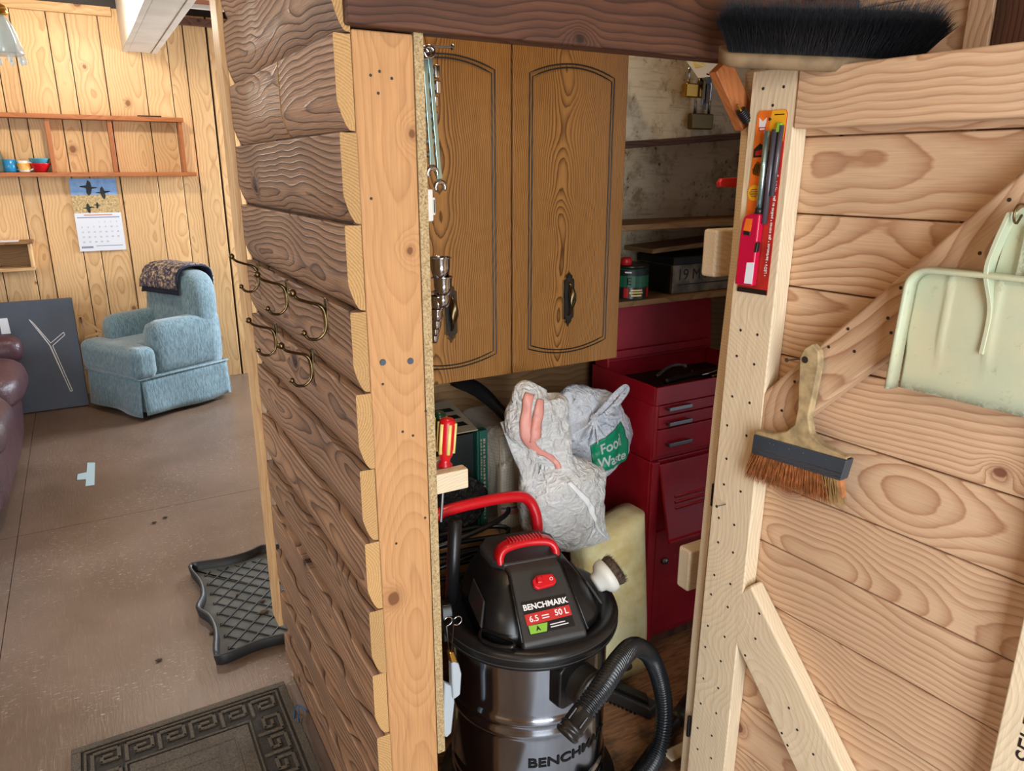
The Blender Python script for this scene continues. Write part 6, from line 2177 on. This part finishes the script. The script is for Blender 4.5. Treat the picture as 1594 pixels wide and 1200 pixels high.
ltext('BENCHMARK', -0.002, 0.053, 0.0158, 'white', 0.0005)
ltext('6.5', -0.033, 0.029, 0.0165, 'white', 0.0002)
lab([(-0.016, 0.031), (-0.001, 0.0315), (-0.001, 0.0335), (-0.016, 0.033)], 'white', 'fine_print', 0.0010)
lab([(-0.016, 0.026), (-0.001, 0.0265), (-0.001, 0.0285), (-0.016, 0.028)], 'white', 'fine_print', 0.0010)
ltext('50 L', 0.026, 0.032, 0.0165, 'white', 0.0003)
ltext('A', -0.030, 0.009, 0.012, 'labelblack', 0.0005)
lab([(-0.004, 0.011), (0.028, 0.012), (0.028, 0.0138), (-0.004, 0.0128)], 'white', 'fine_print')
lab([(-0.004, 0.006), (0.034, 0.007), (0.034, 0.0088), (-0.004, 0.0078)], 'white', 'fine_print')
# print on the drum
rw = RT + 0.0012
text('drum_print', 'BENCHMARK', 0.030, 'labelblack', va, None, None, None, fn=lambda v_: V(rw * math.sin(v_.x * 1.25 / rw + 0.30), -rw * math.cos(v_.x * 1.25 / rw + 0.30), v_.y + 0.232), bold=0.0008)
# inlet port
pd_ = V(0.36, -0.92, -0.03).normalized()
pc_ = V(0.20, -0.98, 0).normalized() * (RT - 0.004) + V(0, 0, 0.418)
u_ = V(0, 0, 1).cross(pd_).normalized()
v2 = pd_.cross(u_)
vb(MB().prism([(-0.050, -0.038), (-0.036, -0.050), (0.036, -0.050), (0.050, -0.038), (0.050, 0.040), (0.036, 0.050), (-0.036, 0.050), (-0.050, 0.040)], pc_, u_, v2, -0.02, 0.016), 'inlet_plate', 'blackplastic', bev=0.005)
vb(MB().lathe([(0.040, 0.014), (0.040, 0.044), (0.043, 0.046), (0.043, 0.053), (0.038, 0.054), (0.035, 0.048), (0.034, 0.018), (0.001, 0.017)], pc_ + u_ * 0.006 - v2 * 0.006, pd_, 32, False), 'inlet_port', 'greyplastic', smooth=True)
vb(MB().box((-0.016, -0.02, 0.0), (0.016, 0.0, 0.014)), 'inlet_tab', 'blackplastic', matrix=Matrix.Translation(pc_ + V(0, 0, 0.048)) @ Matrix.Rotation(0.55, 4, 'Z'), bev=0.003)
# push handle (red tube at the back)
inv_ = va.matrix_basis.inverted()


def vl(p_):
    """world point -> vacuum's own frame"""
    return Matrix.Rotation(R(10.7), 4, 'Z') @ (p_ - VC)


hp3 = [V(0.545, 1.30, 0.46), V(0.545, 1.315, 0.60), py(672, 808, 1.33) + V(-0.01, 0, -0.012), py(690, 797, 1.33), py(745, 782, 1.33), py(800, 773, 1.33), py(822, 778, 1.33), py(834, 800, 1.32), py(837, 832, 1.31), py(836, 858, 1.30)]
vb(MB().tube([vl(p_) for p_ in spline(hp3, 6)], 0.0128, 14), 'push_handle', 'redplastic', smooth=True)
e_ = py(836, 858, 1.30)
vb(MB().tube([vl(e_ + V(0, 0, 0.022)), vl(e_ + V(0, 0, 0.006))], 0.0145, 14), 'handle_collar', 'blackplastic', smooth=True)
vb(MB().tube([vl(e_ + V(0, 0, 0.006)), vl(e_ + V(0.004, -0.01, -0.14))], 0.016, 14), 'handle_socket', 'blackplastic', smooth=True)
vb(MB().tube([vl(V(0.575, 1.27, 0.47)), vl(V(0.582, 1.25, 0.70))], 0.014, 12), 'wand_holder', 'blackplastic', smooth=True)
# cable coiled behind the head
cab_ = thing('power_cable', 'black power cable coiled behind the vacuum head', 'cable', (0.62, 1.39, 0.49))
cpts = []
for k in range(4 * 24 + 1):
    a_ = 2 * math.pi * k / 24
    cpts.append(V(0.66 + 0.15 * math.cos(a_), 1.432 + 0.035 * math.sin(a_), 0.46 + 0.028 * k / 24 + 0.03 * math.sin(a_ * 0.5 + 1)))
MB().tube(cpts, 0.0062, 8).build('cable', 'cable', cab_, smooth=True)
cpl = [V(-0.128, -0.075, 0.508), V(-0.105, -0.112, 0.512), V(-0.085, -0.140, 0.512), V(-0.092, -0.152, 0.510), V(-0.12, -0.13, 0.506), V(-0.138, -0.10, 0.505)]
vb(MB().tube(spline(cpl + [cpl[0]], 5), 0.004, 8), 'cable_loop', 'cable', smooth=True)

# corrugated hose
ho = thing('vacuum_hose', 'black corrugated hose looping from the vacuum drum to the floor', 'hose', tuple(py(1030, 1190, 1.08)))
hp4 = [py(880, 1146, 0.90), py(905, 1112, 0.905), py(938, 1068, 0.925), py(964, 1028, 0.97), py(988, 1007, 1.03), py(1012, 1022, 1.10), py(1028, 1062, 1.11), py(1034, 1110, 1.10), py(1027, 1160, 1.08), py(1008, 1198, 1.05), py(975, 1228, 1.02), py(930, 1235, 0.99)]
hs = spline(hp4, 60)
# resample by arc length
L = [0.0]
for a_, b_ in zip(hs, hs[1:]):
    L.append(L[-1] + (b_ - a_).length)
step = 0.0015
pts, k = [], 0
s_ = 0.0
while s_ < L[-1]:
    while L[k + 1] < s_:
        k += 1
    f_ = (s_ - L[k]) / max(1e-9, L[k + 1] - L[k])
    pts.append(hs[k].lerp(hs[k + 1], f_))
    s_ += step
cuff_n = int(0.055 / step)
MB().tube(pts[cuff_n:], [0.0185 + 0.0028 * math.cos(2 * math.pi * i / 5) for i in range(len(pts) - cuff_n)], 16).build('tube', 'hose', ho, smooth=True)
d_ = (pts[0] - pts[cuff_n]).normalized()
cl_ = (pts[0] - pts[cuff_n]).length
MB().lathe([(0.0185, -0.004), (0.021, 0.0), (0.021, cl_ * 0.55), (0.0235, cl_ * 0.56), (0.0235, cl_ * 0.68), (0.0215, cl_ * 0.70), (0.0215, cl_ * 0.82), (0.0235, cl_ * 0.84), (0.0225, cl_ * 0.95), (0.019, cl_), (0.016, cl_ * 0.96), (0.015, cl_ * 0.5)], pts[cuff_n], d_, 28, False).build('cuff', 'blackplastic', ho, smooth=True)
uu = d_.orthogonal().normalized()
for k in range(5):
    a_ = 2 * math.pi * k / 5
    q0 = pts[cuff_n] + d_ * cl_ * 0.1 + (uu * math.cos(a_) + d_.cross(uu) * math.sin(a_)) * 0.021
    MB().tube([q0, q0 + d_ * cl_ * 0.42], 0.0018, 6).build('cuff_rib', 'blackplastic', ho)

# floor nozzle and wand
fz = thing('floor_nozzle', 'dark floor nozzle lying on the closet floor beside the hose', 'nozzle', tuple(pz(980, 1080, 0.007)))
n0, n1 = pz(942, 1075, 0.02), pz(1018, 1108, 0.02)
n0.z = n1.z = 0.0075
ax_ = (n1 - n0).normalized()
wd_ = UZ.cross(ax_)
MB().prism([(-0.02, -0.022), ((n1 - n0).length, -0.022), ((n1 - n0).length + 0.004, 0.022), (-0.02, 0.022)], n0, ax_, wd_, 0.0, 0.034).build('shoe', 'greyplastic', fz, bev=0.006)
MB().prism([(0.0, -0.010), ((n1 - n0).length - 0.01, -0.010), ((n1 - n0).length - 0.03, 0.018), (0.02, 0.018)], n0, ax_, wd_, 0.034, 0.046).build('ridge', 'blackplastic', fz, bev=0.004)
for k in range(9):
    q0 = n0 + ax_ * (0.004 + 0.012 * k) - wd_ * 0.022
    MB().box((q0.x - 0.002, q0.y - 0.003, 0.0068), (q0.x + 0.002, q0.y + 0.002, 0.012)).build('tooth', 'blackplastic', fz)
nk = n0 + ax_ * 0.02 + wd_ * 0.01
MB().tube([nk + V(0, 0, 0.036), nk + V(0.02, 0.03, 0.075), py(992, 1035, 1.42)], [0.022, 0.021, 0.02], 16).build('neck', 'greyplastic', fz, smooth=True)
wn = thing('vacuum_wand', 'black extension wand lying on the closet floor behind the door', 'wand', tuple(pz(1040, 1150, 0.02)))
w0, w1 = pz(985, 1215, 0.03), pz(1098, 1052, 0.03)
w0.z = w1.z = 0.026
w1 = w0.lerp(w1, 1.15)
MB().tube([w0, w0.lerp(w1, 0.5), w1], 0.0185, 18).build('tube', 'blackplastic', wn, smooth=True)
MB().tube([w0.lerp(w1, 0.46), w0.lerp(w1, 0.54)], 0.0195, 18).build('joint', 'greyplastic', wn, smooth=True)

# scrubbing brush lying on the vacuum rim
sbp = V(VC.x + 0.155, VC.y - 0.062, VC.z + 0.545)
sbn = V(0.80, -0.10, 0.42).normalized()
sb2 = thing('scrub_brush', 'round scrubbing brush with brown bristles resting on the vacuum rim', 'brush', tuple(sbp))
MB().lathe([(0.016, -0.030), (0.021, -0.026), (0.024, -0.016), (0.033, -0.010), (0.037, -0.002), (0.037, 0.010), (0.032, 0.012)], sbp, sbn, 32).build('handle', 'scrub_white', sb2, smooth=True)
MB().lathe([(0.0315, 0.012), (0.034, 0.020), (0.033, 0.028), (0.024, 0.032), (0.001, 0.033)], sbp, sbn, 28).build('bristle_pad', 'scrub_hair', sb2, smooth=True)
sth = MB()
rg = random.Random(9)
u_ = sbn.orthogonal().normalized()
v2 = sbn.cross(u_)
for k in range(1100):
    a_, r_ = rg.uniform(0, 2 * math.pi), 0.032 * math.sqrt(rg.random())
    q0 = sbp + (u_ * math.cos(a_) + v2 * math.sin(a_)) * r_ + sbn * 0.012
    strands(sth, q0, q0 + sbn * (0.022 + rg.gauss(0, 0.0015)) + (u_ * math.cos(a_) + v2 * math.sin(a_)) * 0.003 + V(rg.gauss(0, 1), rg.gauss(0, 1), rg.gauss(0, 1)) * 0.0015, 0.0005)
tag(sth.build('bristles', 'scrub_hair', sb2), kind='stuff')

for o in bpy.data.objects:
    if '_b' in o:
        del o['_b']
